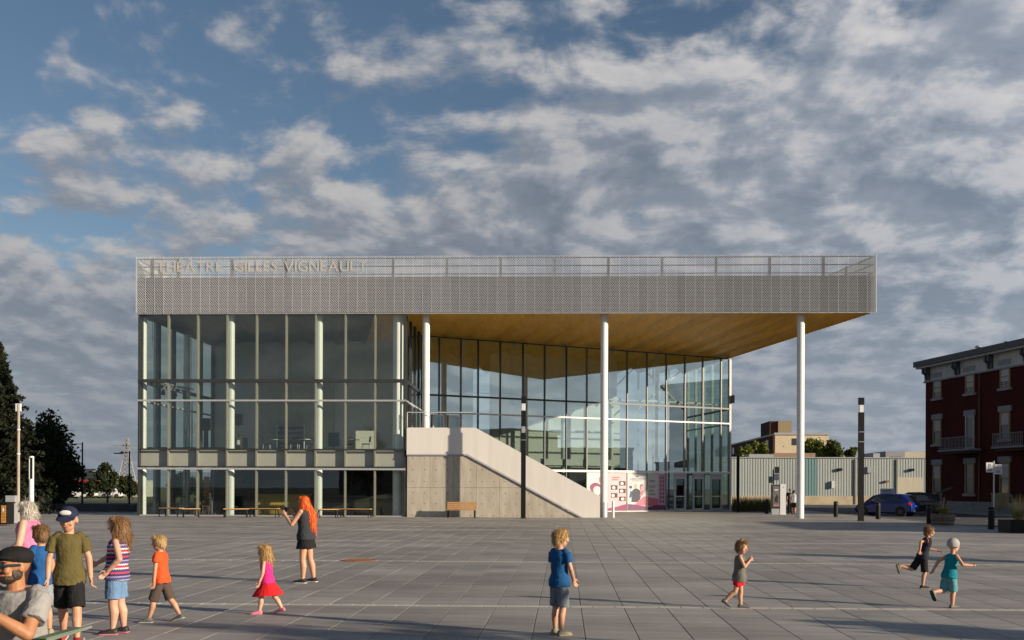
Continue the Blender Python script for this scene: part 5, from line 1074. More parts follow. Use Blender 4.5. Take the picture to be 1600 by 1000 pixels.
# ================================================================ cars
def car(name, lb, loc, heading, paint, L_=3.95, W_=1.70, H_=1.50, plate=True, open_hatch=False):
    """front towards local +X"""
    t = thing(name, lb, 'car', loc, heading); hw = W_/2
    m_cg = mat('car_glass', (0.012, 0.014, 0.016), 0.05, spec=0.9); m_tyre = mat('tyre', (0.012, 0.012, 0.012), 0.85); m_rim = mat('alloy_rim', (0.30, 0.30, 0.31), 0.35, metal=0.6)
    # lower body: stations along the length (x, half width, bottom, belt height, belt half width)
    st_ = [(-0.50, 0.80, 0.42, 0.78, 0.72), (-0.485, 0.90, 0.30, 0.92, 0.84), (-0.40, 0.98, 0.22, 0.97, 0.92), (-0.25, 1.0, 0.20, 0.96, 0.95), (0.0, 1.0, 0.20, 0.93, 0.95), (0.20, 1.0, 0.20, 0.90, 0.94), (0.34, 0.98, 0.21, 0.85, 0.88), (0.44, 0.92, 0.24, 0.74, 0.78), (0.49, 0.80, 0.32, 0.62, 0.66), (0.50, 0.70, 0.40, 0.55, 0.6)]
    rings = []
    for x, w_, zb, zt, bw in st_:
        X = x*L_; w_ *= hw; bw *= hw; zm = zb + (zt - zb)*0.55
        half = [(w_*0.90, zb), (w_*0.985, zb + 0.07), (w_, zm), (w_*0.985, zt - 0.10), (bw*1.0, zt - 0.015), (bw*0.86, zt + 0.012)]
        rings.append([(X, a, c) for a, c in half] + [(X, -a, c) for a, c in reversed(half)])
    body = MB().ring_loft(rings).build('body', paint, t, smooth=True)
    # roof and pillars as one cabin
    cs_ = [(-0.47, 0.80, 0.955, 0.62), (-0.40, 0.86, 0.975, 0.66)]
    cab = [(-0.475, 0.74, 0.90), (-0.39, 0.70, 1.395), (-0.30, 0.715, 1.47), (-0.10, 0.725, H_), (0.06, 0.72, H_ - 0.02), (0.15, 0.69, 1.40), (0.32, 0.76, 0.89)]
    rg = []
    for x, wt, zt in cab:
        X = x*L_; b_ = 0.90*hw; zt_ = zt; wtop = wt*hw; zb = 0.86
        hf = [(b_, zb), (b_*0.985, zb + (zt_ - zb)*0.25), ((b_ + wtop)/2*1.02, zb + (zt_ - zb)*0.6), (wtop*1.03, zt_ - 0.06*(zt_ > 1)), (wtop*0.85, zt_)]
        rg.append([(X, a, c) for a, c in hf] + [(X, -a, c) for a, c in reversed(hf)])
    MB().ring_loft(rg).build('cabin', paint, t, smooth=True)
    def side_y(z): u = (z - 0.86)/(H_ - 0.86); return hw*(0.905 - 0.155*u*u - 0.02*u)
    for sg in (-1, 1):
        for poly in ([(-0.30, 0.99), (-0.08, 0.97), (-0.08, 1.38), (-0.24, 1.35)], [(-0.06, 0.97), (0.22, 0.95), (0.10, 1.34), (-0.06, 1.39)]):
            MB().prism([(a*L_, sg*(side_y(c) + 0.010), c) for a, c in poly], (0, sg*0.006, 0)).build('side_window', m_cg, t)
        for a in (-0.07,): MB().box(a*L_ - 0.004, a*L_ + 0.004, sg*(hw*1.0) - 0.004, sg*(hw*1.0) + 0.003, 0.35, 0.86).build('door_gap', m_plast, t)
        MB().box(0.02*L_ - 0.09 - 0.25, 0.02*L_ + 0.03 - 0.25, sg*hw*0.985 - 0.012, sg*hw*0.985 + 0.03, 0.80, 0.825).build('door_handle', paint, t)
        MB().obox((0.19*L_, sg*(hw + 0.08), 0.98), ((1, 0, 0), (0, 1, 0), (0, 0, 1)), (0.07, 0.09, 0.06)).build('wing_mirror', paint, t)
        tl = MB(); tl.prism([(-0.478*L_, sg*hw*0.50, 0.90), (-0.484*L_, sg*hw*0.86, 0.80), (-0.455*L_, sg*hw*0.985, 0.74), (-0.425*L_, sg*hw*0.985, 0.90), (-0.455*L_, sg*hw*0.90, 0.965)], (-0.03, sg*0.012, 0.0)); tl.build('tail_light', mat('tail_lens', (0.42, 0.012, 0.015), 0.2), t)
        MB().prism([(0.455*L_, sg*hw*0.62, 0.66), (0.43*L_, sg*hw*0.92, 0.72), (0.40*L_, sg*hw*0.92, 0.80), (0.44*L_, sg*hw*0.6, 0.74)], (0.03, sg*0.01, 0.01)).build('headlight', m_lum, t)
        for x in (-0.315, 0.325):
            wy = sg*(hw - 0.10); ar = MB(); ar.lathe([(0.355, -0.112), (0.355, 0.108)], 28, (x*L_, wy, 0.315), 'y'); ar.build('wheel_arch', m_plast, t)
            ty = MB().lathe([(0.20, -0.09*1.0), (0.30, -0.118), (0.312, -0.08), (0.312, 0.08), (0.30, 0.122), (0.20, 0.118)], 28, (x*L_, wy, 0.312), 'y').build('wheel', m_tyre, t, smooth=True)
            rm = MB(); rm.lathe([(0.20, sg*0.118), (0.19, sg*0.126)], 24, (x*L_, wy, 0.312), 'y')
            rb = rm.build('rim_disc', m_plast, ty)
            sp = MB()
            for k in range(5):
                a = k*2*math.pi/5 + 0.3; c = Vector((x*L_, wy + sg*0.130, 0.312)); sp.bar(c, c + Vector((math.cos(a)*0.19, 0, math.sin(a)*0.19)), 0.01, 0.05, up=(0, 1, 0))
            sp.build('rim', m_rim, ty)
    # rear glass, plate, bumper, front glass
    MB().prism([(-0.462*L_ - 0.012, -hw*0.66, 0.985), (-0.462*L_ - 0.012, hw*0.66, 0.985), (-0.402*L_ - 0.012, hw*0.60, 1.345), (-0.402*L_ - 0.012, -hw*0.60, 1.345)], (-0.008, 0, 0.004)).build('rear_window', m_cg, t)
    MB().prism([(0.305*L_ + 0.03, -hw*0.74, 0.93), (0.305*L_ + 0.03, hw*0.74, 0.93), (0.165*L_ + 0.03, hw*0.62, 1.375), (0.165*L_ + 0.03, -hw*0.62, 1.375)], (0.008, 0, 0.006)).build('windscreen', m_cg, t)
    MB().box(-0.5*L_ - 0.012, -0.5*L_ + 0.03, -0.16, 0.16, 0.62, 0.74).build('number_plate', m_sign, t); MB().box(-0.5*L_ - 0.02, -0.47*L_, -hw*0.72, hw*0.72, 0.30, 0.415).build('bumper', m_plast, t)
    MB().box(-0.425*L_, -0.375*L_, -hw*0.55, hw*0.55, 1.425, 1.445).build('spoiler', paint, t)
    if open_hatch:
        h = MB(); h.prism([(-0.37*L_, -hw*0.68, 1.46), (-0.37*L_, hw*0.68, 1.46), (-0.62*L_, hw*0.66, 1.95), (-0.62*L_, -hw*0.66, 1.95)], (0.03, 0, 0.05)); h.build('tailgate', paint, t)
    return t
m_blue = mat('blue_paint', (0.006, 0.026, 0.19), 0.2, spec=0.6, var=0.03); m_navy = mat('dark_paint', (0.012, 0.014, 0.02), 0.2, spec=0.6)
p = gp(1392, 806.5, -0.088)
car('parked_car', 'blue hatchback seen from behind in the street by the bollards', (p.x - 0.1, p.y + 0.6, -0.088), R(142), m_blue)
p = atY(1440, 790, 76); car('parked_car', 'dark car with raised tailgate half hidden behind the brick corner', (p.x - 0.6, 76, -0.088), R(150), m_navy, L_=4.4, W_=1.78, H_=1.6, open_hatch=True)
# white notice above the blue car
p = atY(1387, 770, 84); t = thing('notice_board', 'white notice board on two posts behind the blue car', 'sign', (p.x, 84, -0.09)); 
for s_ in (-0.45, 0.45): MB().box(s_ - .03, s_ + .03, -.03, .03, 0, 1.1).build('post', m_alu, t)
pl = MB().box(-0.60, 0.60, -0.035, 0.0, 1.1, 1.85).build('board', m_sign, t)
lt = obj('lettering', text_mesh('RÉSERVÉ', 0.2, 0.001, m_sgreen, 'lettering'), pl); lt.location = (-0.52, -0.038, 1.6); lt.rotation_euler = (R(90), 0, 0)
lt = obj('lettering', text_mesh('ENTRÉE', 0.16, 0.001, m_sgreen, 'lettering'), pl); lt.location = (-0.35, -0.038, 1.4); lt.rotation_euler = (R(90), 0, 0)
MB().box(-0.3, 0.1, -0.039, -0.0355, 1.17, 1.28).build('print', i_blue, pl)
# distant cars at the left
for px, Y, m_, lb in ((128, 150, m_white, 'white car far off left, first from the trees'), (152, 152, mat('silver_paint', (0.45, 0.45, 0.46), 0.3, metal=0.4), 'silver car far off left beyond the lawn'), (172, 154, m_white, 'white car far off left nearest the theatre')):
    p = atY(px, 780, Y); car('distant_car', lb, (p.x, Y, -0.065), R(180), m_, L_=4.3)
# ================================================================ people
def V(*a): return Vector(a)
def tcap(mb, p0, r0, p1, r1, n=12, k=4):
    p0, p1 = Vector(p0), Vector(p1); d = (p1 - p0); d = d.normalized() if d.length > 1e-6 else Vector((0, 0, 1)); a = d.orthogonal().normalized(); b = d.cross(a); rings = []
    for i in range(1, k + 1): th_ = math.pi/2*(1 - i/k) if i < k else 0; rings.append((p0 - d*(r0*math.sin(th_)), r0*math.cos(th_)))
    for i in range(0, k): th_ = math.pi/2*i/k; rings.append((p1 + d*(r1*math.sin(th_)), r1*math.cos(th_)))
    mb.ring_loft([[c + a*(r*math.cos(2*math.pi*j/n)) + b*(r*math.sin(2*math.pi*j/n)) for j in range(n)] for c, r in rings])
def ell(mb, c, ax, rad, n=16, k=10):
    c = Vector(c); A, B, D = ax; rings = []
    for i in range(1, k): t = math.pi*i/k; rings.append([c + A*(rad[0]*math.sin(t)*math.cos(2*math.pi*j/n)) + B*(rad[1]*math.sin(t)*math.sin(2*math.pi*j/n)) - D*(rad[2]*math.cos(t)) for j in range(n)])
    mb.ring_loft(rings)
def oval_loft(mb, secs, n=20):
    """secs: (centre, x-axis, y-axis, half depth, half width)"""
    mb.ring_loft([[c + A*(rx*math.cos(2*math.pi*j/n)) + B*(ry*math.sin(2*math.pi*j/n)) for j in range(n)] for c, A, B, rx, ry in secs])
_tex = {}
def remesh(mb, name, mats, parent, vox, smooth=4, disp=0.0, dsc=0.05, par_tags=None):
    me = mb.mesh(name, mats); o = bpy.data.objects.new('tmp', me); C.objects.link(o)
    m = o.modifiers.new('r', 'REMESH'); m.mode = 'VOXEL'; m.voxel_size = vox; m.use_smooth_shade = True
    if smooth: s_ = o.modifiers.new('s', 'SMOOTH'); s_.factor = 0.5; s_.iterations = smooth
    if disp:
        if dsc not in _tex: tx = bpy.data.textures.new('folds', 'CLOUDS'); tx.noise_scale = dsc; tx.noise_depth = 2; _tex[dsc] = tx
        d_ = o.modifiers.new('d', 'DISPLACE'); d_.texture = _tex[dsc]; d_.strength = disp; d_.mid_level = 0.5; d_.texture_coords = 'LOCAL'
    dg = bpy.context.evaluated_depsgraph_get(); me2 = bpy.data.meshes.new_from_object(o.evaluated_get(dg)); bpy.data.objects.remove(o); bpy.data.meshes.remove(me)
    me2.name = name; me2.polygons.foreach_set('use_smooth', [True]*len(me2.polygons))
    if not me2.materials: me2.materials.append(mats)
    return obj(name, me2, parent)
def skin(n, c):
    if 'skin_' + n in MATS: return MATS['skin_' + n]
    m = mat('skin_' + n, c, 0.55, var=0.16, vscale=7, bump=0.03, bscale=120); p = m.node_tree.nodes['Principled BSDF']; p.inputs['Subsurface Weight'].default_value = 0.12; p.inputs['Subsurface Radius'].default_value = (0.01, 0.004, 0.002); p.inputs['Subsurface Scale'].default_value = 0.6; return m
def cloth(n, c, v=0.18): return mat('cloth_' + n, c, 0.85, var=v, vscale=9, bump=0.55, bscale=11, spec=0.2, stretch=(1, 1, 0.55))
def hairm(n, c, c2): return mat('hair_' + n, c, 0.45, col2=c2, vscale=10, stretch=(7, 7, 1.0), bump=0.5, bscale=14, spec=0.4)
PRE = {'adult': dict(hh=.130, leg=.52, sh=.825, shw=.108, ua=.170, fa=.145, th=.051, kn=.032, ca=.035, an=.020, ar=.028, el=.0235, wr=.0168, w=0.93, d=1.0),
       'kid': dict(hh=.164, leg=.490, sh=.790, shw=.090, ua=.158, fa=.138, th=.048, kn=.031, ca=.033, an=.0195, ar=.0255, el=.0215, wr=.0165, w=0.86, d=0.94),
       'toddler': dict(hh=.192, leg=.450, sh=.755, shw=.094, ua=.150, fa=.130, th=.051, kn=.034, ca=.036, an=.023, ar=.0275, el=.024, wr=.019, w=0.94, d=1.04)}
TR = [(-0.16, .060, .072), (-0.05, .070, .090), (0.06, .070, .092), (0.28, .064, .082), (0.50, .066, .086), (0.76, .068, .100), (0.92, .058, .092), (1.0, .044, .060)]
def person(label, pos, H, kind, yaw, legs, arms, lean=0, lean_s=0, twist=0, head=(0, 0, 0), skinm=None, top=None, bottom=None, hair=None, shoes=None, hat=None, face=True, curl=30, fat=1.0, seat=None, vox=0.0052, group=None):
    q = PRE[kind]; sk = skinm or skin('fair', (0.56, 0.33, 0.23)); t = thing('person', label, 'person', pos, R(yaw), group=group)
    U = Vector((math.sin(R(lean)), math.sin(R(lean_s)), math.cos(R(lean)))).normalized(); FW_ = Vector((math.cos(R(lean)), 0, -math.sin(R(lean))))
    Lt = U.cross(FW_).normalized(); FW_ = Lt.cross(U)
    P = Vector((0, 0, 0)); sp = (q['sh'] - q['leg'])*H; Nk = P + U*sp
    tw = Matrix.Rotation(R(twist), 3, U); Ltt, Fwt = tw @ Lt, tw @ FW_
    # legs
    LG = {}; fh = 0.042*H; tl = q['leg']*H*0.50; sl = q['leg']*H*0.50 - fh
    for s_, k in ((1, 'L'), (-1, 'R')):
        a, kb, o_ = legs[k][:3]; fp = legs[k][3] if len(legs[k]) > 3 else 0; ty_ = legs[k][4] if len(legs[k]) > 4 else 0
        hip = P + Lt*(s_*0.048*H*q['w']); rot = Matrix.Rotation(R(ty_), 3, 'Z')
        td = rot @ Vector((math.sin(R(a)), s_*math.sin(R(o_)), -math.cos(R(a)))).normalized(); knee = hip + td*tl; sa = a - kb
        sd_ = rot @ Vector((math.sin(R(sa)), s_*math.sin(R(o_))*0.4, -math.cos(R(sa)))).normalized(); ank = knee + sd_*sl
        ff = rot @ Matrix.Rotation(R(s_*8), 3, 'Z') @ Vector((math.cos(R(fp)), 0, -math.sin(R(fp)))); LG[k] = (hip, knee, ank, ff.normalized(), sd_)
    if seat is None:
        lo = min(v[2].z - (0.10*H*max(0, -v[3].z*0.9)) for v in LG.values()); dz = fh - lo
    else: dz = seat - P.z
    S3 = Vector((0, 0, dz)); P = P + S3; Nk = Nk + S3
    for k in LG: LG[k] = tuple(v + S3 if i < 3 else v for i, v in enumerate(LG[k]))
    # arms
    AR = {}
    for s_, k in ((1, 'L'), (-1, 'R')):
        u_, f_ = arms[k][:2]; b2 = Matrix((Fwt, Ltt*s_, U)).transposed() if True else None
        shd = Nk + Ltt*(s_*q['shw']*H) - U*(0.022*H); ud_ = (b2 @ Vector(u_)).normalized(); fd = (b2 @ Vector(f_)).normalized(); elb = shd + ud_*(q['ua']*H); wr = elb + fd*(q['fa']*H); AR[k] = (shd, elb, wr, fd, s_)
    # head frame
    hy, hp_, hr_ = head; hm = Matrix.Rotation(R(hy), 3, 'Z') @ Matrix.Rotation(R(hp_), 3, 'Y') @ Matrix.Rotation(R(hr_), 3, 'X'); hf, hl_, hu = hm @ Vector((1, 0, 0)), hm @ Vector((0, 1, 0)), hm @ Vector((0, 0, 1))
    hh = q['hh']*H; HC = Nk + U*(0.022*H) + hu*(0.50*hh) + hf*(0.05*hh); HX = (hf, hl_, hu)
    def hp3(f, l, u): return HC + hf*(f*hh) + hl_*(l*hh) + hu*(u*hh)
    # ---- body
    b = MB()
    def ring(tt, d_, w_, inf=0.0, src=Nk):
        c = P + (Nk - P)*tt; k_ = max(0.0, min(1.0, (tt - .3)/.5)); A = FW_.lerp(Fwt, k_).normalized(); B = Lt.lerp(Ltt, k_).normalized(); return (c, A, B, d_*H*q['d']*fat + inf, w_*H*q['w']*fat + inf)
    oval_loft(b, [ring(*r, inf=(-0.010*H if top else 0.0)) for r in TR])
    tcap(b, Nk - U*(0.03*H), 0.033*H, HC - hu*(0.25*hh) - hf*(0.06*hh), 0.030*H + 0.004)
    ell(b, hp3(-.03, 0, .10), HX, (.44*hh, .355*hh, .40*hh)); ell(b, hp3(.10, 0, -.25), HX, (.29*hh, .255*hh, .25*hh)); ell(b, hp3(.20, 0, -.40), HX, (.13*hh, .14*hh, .09*hh)); ell(b, hp3(.26, 0, -.02), HX, (.16*hh, .26*hh, .30*hh))
    tcap(b, hp3(.40, 0, .02), .035*hh, hp3(.475, 0, -.12), .058*hh, 8, 3)
    for s_ in (1, -1): ell(b, hp3(-.03, s_*.355, -.05), (Matrix.Rotation(R(s_*-25), 3, hu) @ hf, Matrix.Rotation(R(s_*-25), 3, hu) @ hl_, hu), (.085*hh, .03*hh, .125*hh), 10, 8); ell(b, hp3(.30, s_*.17, -.13), HX, (.10*hh, .11*hh, .10*hh), 10, 8)
    for k, (shd, elb, wr, fd, s_) in AR.items():
        tcap(b, shd - Ltt*(s_*0.012*H), q['ar']*H*0.96*fat, elb, q['el']*H*fat); mid = elb.lerp(wr, .3); tcap(b, elb, q['el']*H*fat, mid, q['el']*H*1.02*fat); tcap(b, mid, q['el']*H*1.0*fat, wr, q['wr']*H)
        hl = 0.108*H*(1.05 if kind == 'adult' else .98); lat = fd.cross(Vector((0, 0, 1))); lat = (lat if lat.length > .1 else Fwt).normalized()
        pref = arms[k][2] if len(arms[k]) > 2 else None
        if pref: lat = (Fwt*pref[0] + Ltt*(s_*pref[1]) + U*pref[2]); lat = (lat - fd*(lat @ fd)).normalized()
        else:
            lat = Fwt - fd*(Fwt @ fd)
            lat = lat.normalized() if lat.length > .2 else (U - fd*(U @ fd)).normalized()
        pn = fd.cross(lat)*s_; pn.normalize(); c_ = curl if len(arms[k]) < 4 else arms[k][3]
        ell(b, wr + fd*(.27*hl), (fd, lat, pn), (.33*hl, .22*hl, .105*hl), 12, 8)
        for i, (lo_, ln) in enumerate(((.155, .40), (.052, .45), (-.052, .42), (-.15, .33))):
            p0 = wr + fd*(.47*hl) + lat*(lo_*hl); d1 = (fd*math.cos(R(c_)) - pn*math.sin(R(c_)) + lat*(lo_*.25)).normalized(); p1 = p0 + d1*(ln*.52*hl); d2 = (fd*math.cos(R(c_*2)) - pn*math.sin(R(c_*2))).normalized(); p2 = p1 + d2*(ln*.48*hl); tcap(b, p0, .050*hl, p1, .046*hl, 8, 3); tcap(b, p1, .046*hl, p2, .036*hl, 8, 3)
        p0 = wr + fd*(.12*hl) + lat*(.15*hl); p1 = p0 + (fd*.75 + lat*.6 - pn*.25).normalized()*(.26*hl); p2 = p1 + (fd*.95 + lat*.15 - pn*.3).normalized()*(.20*hl); tcap(b, p0, .065*hl, p1, .055*hl, 8, 3); tcap(b, p1, .055*hl, p2, .040*hl, 8, 3)
    for k, (hip, kn, an, ff, sd_) in LG.items():
        tcap(b, hip, q['th']*H*0.98*fat, kn, q['kn']*H*fat); cm = kn.lerp(an, .32) - ff*(0.010*H); tcap(b, kn, q['kn']*H*fat, cm, q['ca']*H*fat); tcap(b, cm, q['ca']*H*fat, an, q['an']*H); tcap(b, an, q['an']*H*1.02, an - Vector((0, 0, .018*H)) + ff*(.012*H), q['an']*H)
    body = remesh(b, 'body', sk, t, vox, 4)
    # ---- face
    if face:
        for s_ in (1, -1):
            e1 = MB(); ell(e1, hp3(.385, s_*.145, .015), HX, (.03*hh, .062*hh, .034*hh), 10, 8); eo = e1.build('eye', mat('eye_white', (0.6, 0.58, 0.55), 0.3), t, smooth=True)
            e2 = MB(); ell(e2, hp3(.408, s_*.145, .013), HX, (.012*hh, .03*hh, .031*hh), 8, 6); e2.build('iris', mat('iris', (0.03, 0.02, 0.012), 0.2), eo, smooth=True)
            if hair:
                e3 = MB(); tcap(e3, hp3(.405, s_*.08, .105), .016*hh, hp3(.36, s_*.22, .10), .013*hh, 6, 2); e3.build('eyebrow', hair[1], t, smooth=True)
        e4 = MB(); tcap(e4, hp3(.355, -.085, -.265), .026*hh, hp3(.39, 0, -.275), .034*hh, 8, 3); tcap(e4, hp3(.39, 0, -.275), .034*hh, hp3(.355, .085, -.265), .026*hh, 8, 3); e4.build('mouth', mat('lips', (0.40, 0.13, 0.11), 0.45), t, smooth=True)
    # ---- hair
    if hair:
        st_, hmz = hair[:2]; h_ = MB()
        if st_ != 'none':
            ell(h_, hp3(-.075, 0, .150), HX, (.445*hh, .380*hh, .375*hh)); ell(h_, hp3(-.23, 0, -.08), HX, (.27*hh, .335*hh, .30*hh)); ell(h_, hp3(.20, .06, .37), HX, (.22*hh, .27*hh, .13*hh))
            if st_ == 'short':
                for s_ in (1, -1): ell(h_, hp3(-.02, s_*.31, .10), HX, (.20*hh, .10*hh, .22*hh))
            if st_ in ('long', 'bob', 'curly'):
                ln = {'long': 1.25, 'bob': .42, 'curly': .75}[st_] if len(hair) < 3 else hair[2]; rr = random.Random(int(H*1000))
                for i in range(25):
                    a = R(-118 + 9.8*i); dx, dy = -math.cos(a), math.sin(a); p0 = hp3(dx*.34 - .06, dy*.325, .05); p2 = p0 - Vector((0, 0, 1))*(ln*hh*rr.uniform(.82, 1.1)) + hf*(dx*.10*hh) + hl_*(dy*.04*hh); bk_ = max(0.0, ln - .9)*max(0.0, -dx); p2 = p0 - Vector((0, 0, 1))*((ln if dx < -.15 else min(ln, 1.0))*hh*rr.uniform(.82, 1.1)) + hf*(dx*.10*hh - bk_*.34*hh) + hl_*(dy*.04*hh); p1 = p0.lerp(p2, .5) + hf*(dx*.09*hh - bk_*.14*hh) + hl_*(dy*.07*hh)
                    tcap(h_, p0, .085*hh, p1, .080*hh, 8, 3); tcap(h_, p1, .080*hh, p2, .025*hh, 8, 3)
            if st_ == 'tuft':
                for s_ in (1, -1): ell(h_, hp3(-.02, s_*.31, .10), HX, (.20*hh, .10*hh, .22*hh))
                for i in range(5): tcap(h_, hp3(-.05 + .05*i, -.1 + .05*i, .45), .09*hh, hp3(-.02 + .04*i, -.12 + .06*i, .66 - .03*i), .03*hh, 8, 3)
            ho = remesh(h_, 'hair', hmz, t, vox*1.05, 3, 0.025*hh, 0.022)
            # loose strands over the surface
            nv_ = len(ho.data.vertices); co_ = np.empty(nv_*3, np.float32); ho.data.vertices.foreach_get('co', co_); co_ = co_.reshape(-1, 3); no_ = np.empty(nv_*3, np.float32); ho.data.vertices.foreach_get('normal', no_); no_ = no_.reshape(-1, 3); rs_ = np.random.RandomState(int(H*997))
            idx = rs_.choice(nv_, min(nv_, 1500 if vox < .01 else 200), replace=False); sm = MB(); lg_ = hh*(.30 if st_ in ('short', 'tuft') else .55)
            for i_ in idx:
                p_, n_ = Vector(co_[i_]), Vector(no_[i_])
                if (p_ - HC) @ hf > .36*hh and (p_ - HC) @ hu < .2*hh: continue
                dn = Vector((0, 0, -1)) - hf*.25; dn = dn - n_*(dn @ n_); dn = (dn + Vector(rs_.normal(0, .13, 3))).normalized(); wd_ = dn.cross(n_); wd_ = wd_.normalized()*(.010*hh) if wd_.length > .01 else hl_*(.010*hh)
                q1 = p_ + dn*(lg_*.5) + n_*(.016*hh); q2 = p_ + dn*lg_ + n_*(.012*hh)
                sm.add([p_ - wd_, p_ + wd_, q1 + wd_*.8, q1 - wd_*.8, q2], [(0, 1, 2, 3), (3, 2, 4)])
            sme = bpy.data.meshes.new('hair_strands'); sme.from_pydata(sm.v, [], sm.f); sme.materials.append(hmz); obj('hair_strands', sme, t, kind='stuff')
    # ---- hats
    if hat:
        ht, hmt = hat[:2]
        g_ = MB(); ell(g_, hp3(-.06, 0, .17), HX, (.49*hh, .43*hh, .41*hh), 20, 12)
        if ht == 'cap':
            vs = []
            g_ = MB(); rings = []
            for i in range(7): tt = R(90*i/6.3); rings.append([hp3(-.03, 0, .16) + hf*(.50*hh*math.cos(tt)*math.cos(2*math.pi*j/24)) + hl_*(.42*hh*math.cos(tt)*math.sin(2*math.pi*j/24)) + hu*(.42*hh*math.sin(tt)) for j in range(24)])
            g_.ring_loft(rings); co = g_.build('cap', hmt, t, smooth=True); br = []
            for j in range(13): a = R(-62 + 124*j/12); br.append((hf*(.46*math.cos(a)) + hl_*(.42*math.sin(a)), hf*(.46*math.cos(a) + .42*math.cos(a*.6)) + hl_*(.42*math.sin(a)) - hu*.10))
            v_ = MB(); tops = [hp3(-.03, 0, .20) + x[0]*hh for x in br] + [hp3(-.03, 0, .20) + x[1]*hh for x in reversed(br)]; v_.prism(tops, hu*(-.03*hh)); v_.build('visor', hmt, co)
            if len(hat) > 2:
                em = MB(); ell(em, hp3(.40, 0, .36), (hf, hl_, hu), (.06*hh, .24*hh, .12*hh), 14, 8); em.build('cap_emblem', hat[2], co, smooth=True)
        elif ht == 'flat':
            g_ = MB(); ell(g_, hp3(-.07, 0, .27), HX, (.51*hh, .44*hh, .30*hh), 20, 12); ell(g_, hp3(.30, 0, .235), HX, (.26*hh, .34*hh, .075*hh), 16, 8); remesh(g_, 'flat_cap', hmt, t, vox, 4)
        else:
            g_ = MB(); rings = []
            for i in range(7): tt = R(-28 + 116*i/6.3); rings.append([hp3(-.05, 0, .12) + hf*(.50*hh*math.cos(tt)*math.cos(2*math.pi*j/24)) + hl_*(.43*hh*math.cos(tt)*math.sin(2*math.pi*j/24)) + hu*(.45*hh*math.sin(tt)) for j in range(24)])
            g_.ring_loft(rings); g_.build('cap', hmt, t, smooth=True)
    # ---- clothes
    def tube_cloth(mb, a, b_, r0, r1): mb.tube(a, b_, r0, r1, n=16)
    if top:
        ty_ = top['type']; c_ = MB(); inf = 0.010*H; lo = top.get('hem', -0.14)
        TS = [(a_, max(d_, .078) if a_ < .2 else d_, max(w_, .103) if a_ < .2 else w_) for a_, d_, w_ in TR]
        sec = [ring(lo, .080, .104, inf*1.9), ring(lo + .07, .079, .103, inf*1.8)] + [ring(tt, d_, w_, inf*(1.9 if tt < .2 else (1.35 if tt < .4 else 1.0))) for tt, d_, w_ in TS if tt > lo + .09 and tt < .99]
        if ty_ == 'tee': sec.append(ring(1.0, .046, .064, inf*.5))
        else: sec.append(ring(0.99, .046, .062, inf*.3))
        oval_loft(c_, sec)
        if ty_ == 'tee':
            sl_ = top.get('sleeve', .55)
            for k, (shd, elb, wr, fd, s_) in AR.items(): e_ = shd.lerp(elb, sl_); tcap(c_, shd - Ltt*(s_*.020*H) + U*(.002*H), q['ar']*H*1.24*fat + .004, shd.lerp(elb, .2), q['ar']*H*1.30*fat + .004); tube_cloth(c_, shd.lerp(elb, .05), e_, q['ar']*H*1.38*fat + .004, q['ar']*H*1.36*fat + .010)
        remesh(c_, top.get('name', 'shirt'), top['mat'], t, 0.0060, 3, 0.009*H, 0.06)
        if top.get('print'):
            g_ = MB()
            for pm_, (tt, w0, h0) in top['print']:
                pass
    if bottom:
        ty_ = bottom['type']; c_ = MB(); inf = 0.009*H
        if ty_ == 'shorts':
            oval_loft(c_, [ring(-.16, .066, .080, inf*.8), ring(-.05, .070, .090, inf*.8), ring(.10, .068, .088, inf*.4)])
            f_ = bottom.get('len', .75)
            for k, (hip, kn, an, ff, sd_) in LG.items():
                def along(u): return hip.lerp(kn, u) if u <= 1 else kn.lerp(an, u - 1)
                r_ = q['th']*H*1.02*fat; tcap(c_, hip, r_ + inf, along(.2), r_ + inf*.8)
                if f_ <= 1: tube_cloth(c_, along(.1), along(f_), r_ + inf, (q['th']*(1 - f_*.62) + q['kn']*f_*.62)*H*fat*1.12 + inf*1.5)
                else: tube_cloth(c_, along(.1), kn, r_ + inf, q['kn']*H*fat + inf*1.4); tcap(c_, kn, q['kn']*H*fat + inf*1.2, kn + (an - kn)*.05, q['kn']*H*fat + inf*1.2); tube_cloth(c_, kn, along(f_), q['kn']*H*fat + inf*1.4, q['ca']*H*fat + inf*1.3)
        elif ty_ == 'skirt':
            ctr = sum((v[1] for v in LG.values()), Vector())/2; f_ = bottom['len']; secs = [ring(bottom.get('start', .22), .066, .084, inf)]
            for u in (0.0, .33, .66, 1.0):
                c = (P + U*0.01).lerp(P.lerp(ctr, 1.0), f_*u); spread = abs((LG['L'][1] - LG['R'][1]) @ Vector((1, 0, 0)))*.5*f_*u; secs.append((c, FW_, Lt, .078*H*q['d']*fat + bottom.get('flare', .03)*H*u + spread, .098*H*q['w']*fat + bottom.get('flare', .03)*H*u))
            oval_loft(c_, secs)
        remesh(c_, bottom.get('name', 'shorts'), bottom['mat'], t, 0.0060, 2, 0.009*H, 0.05)
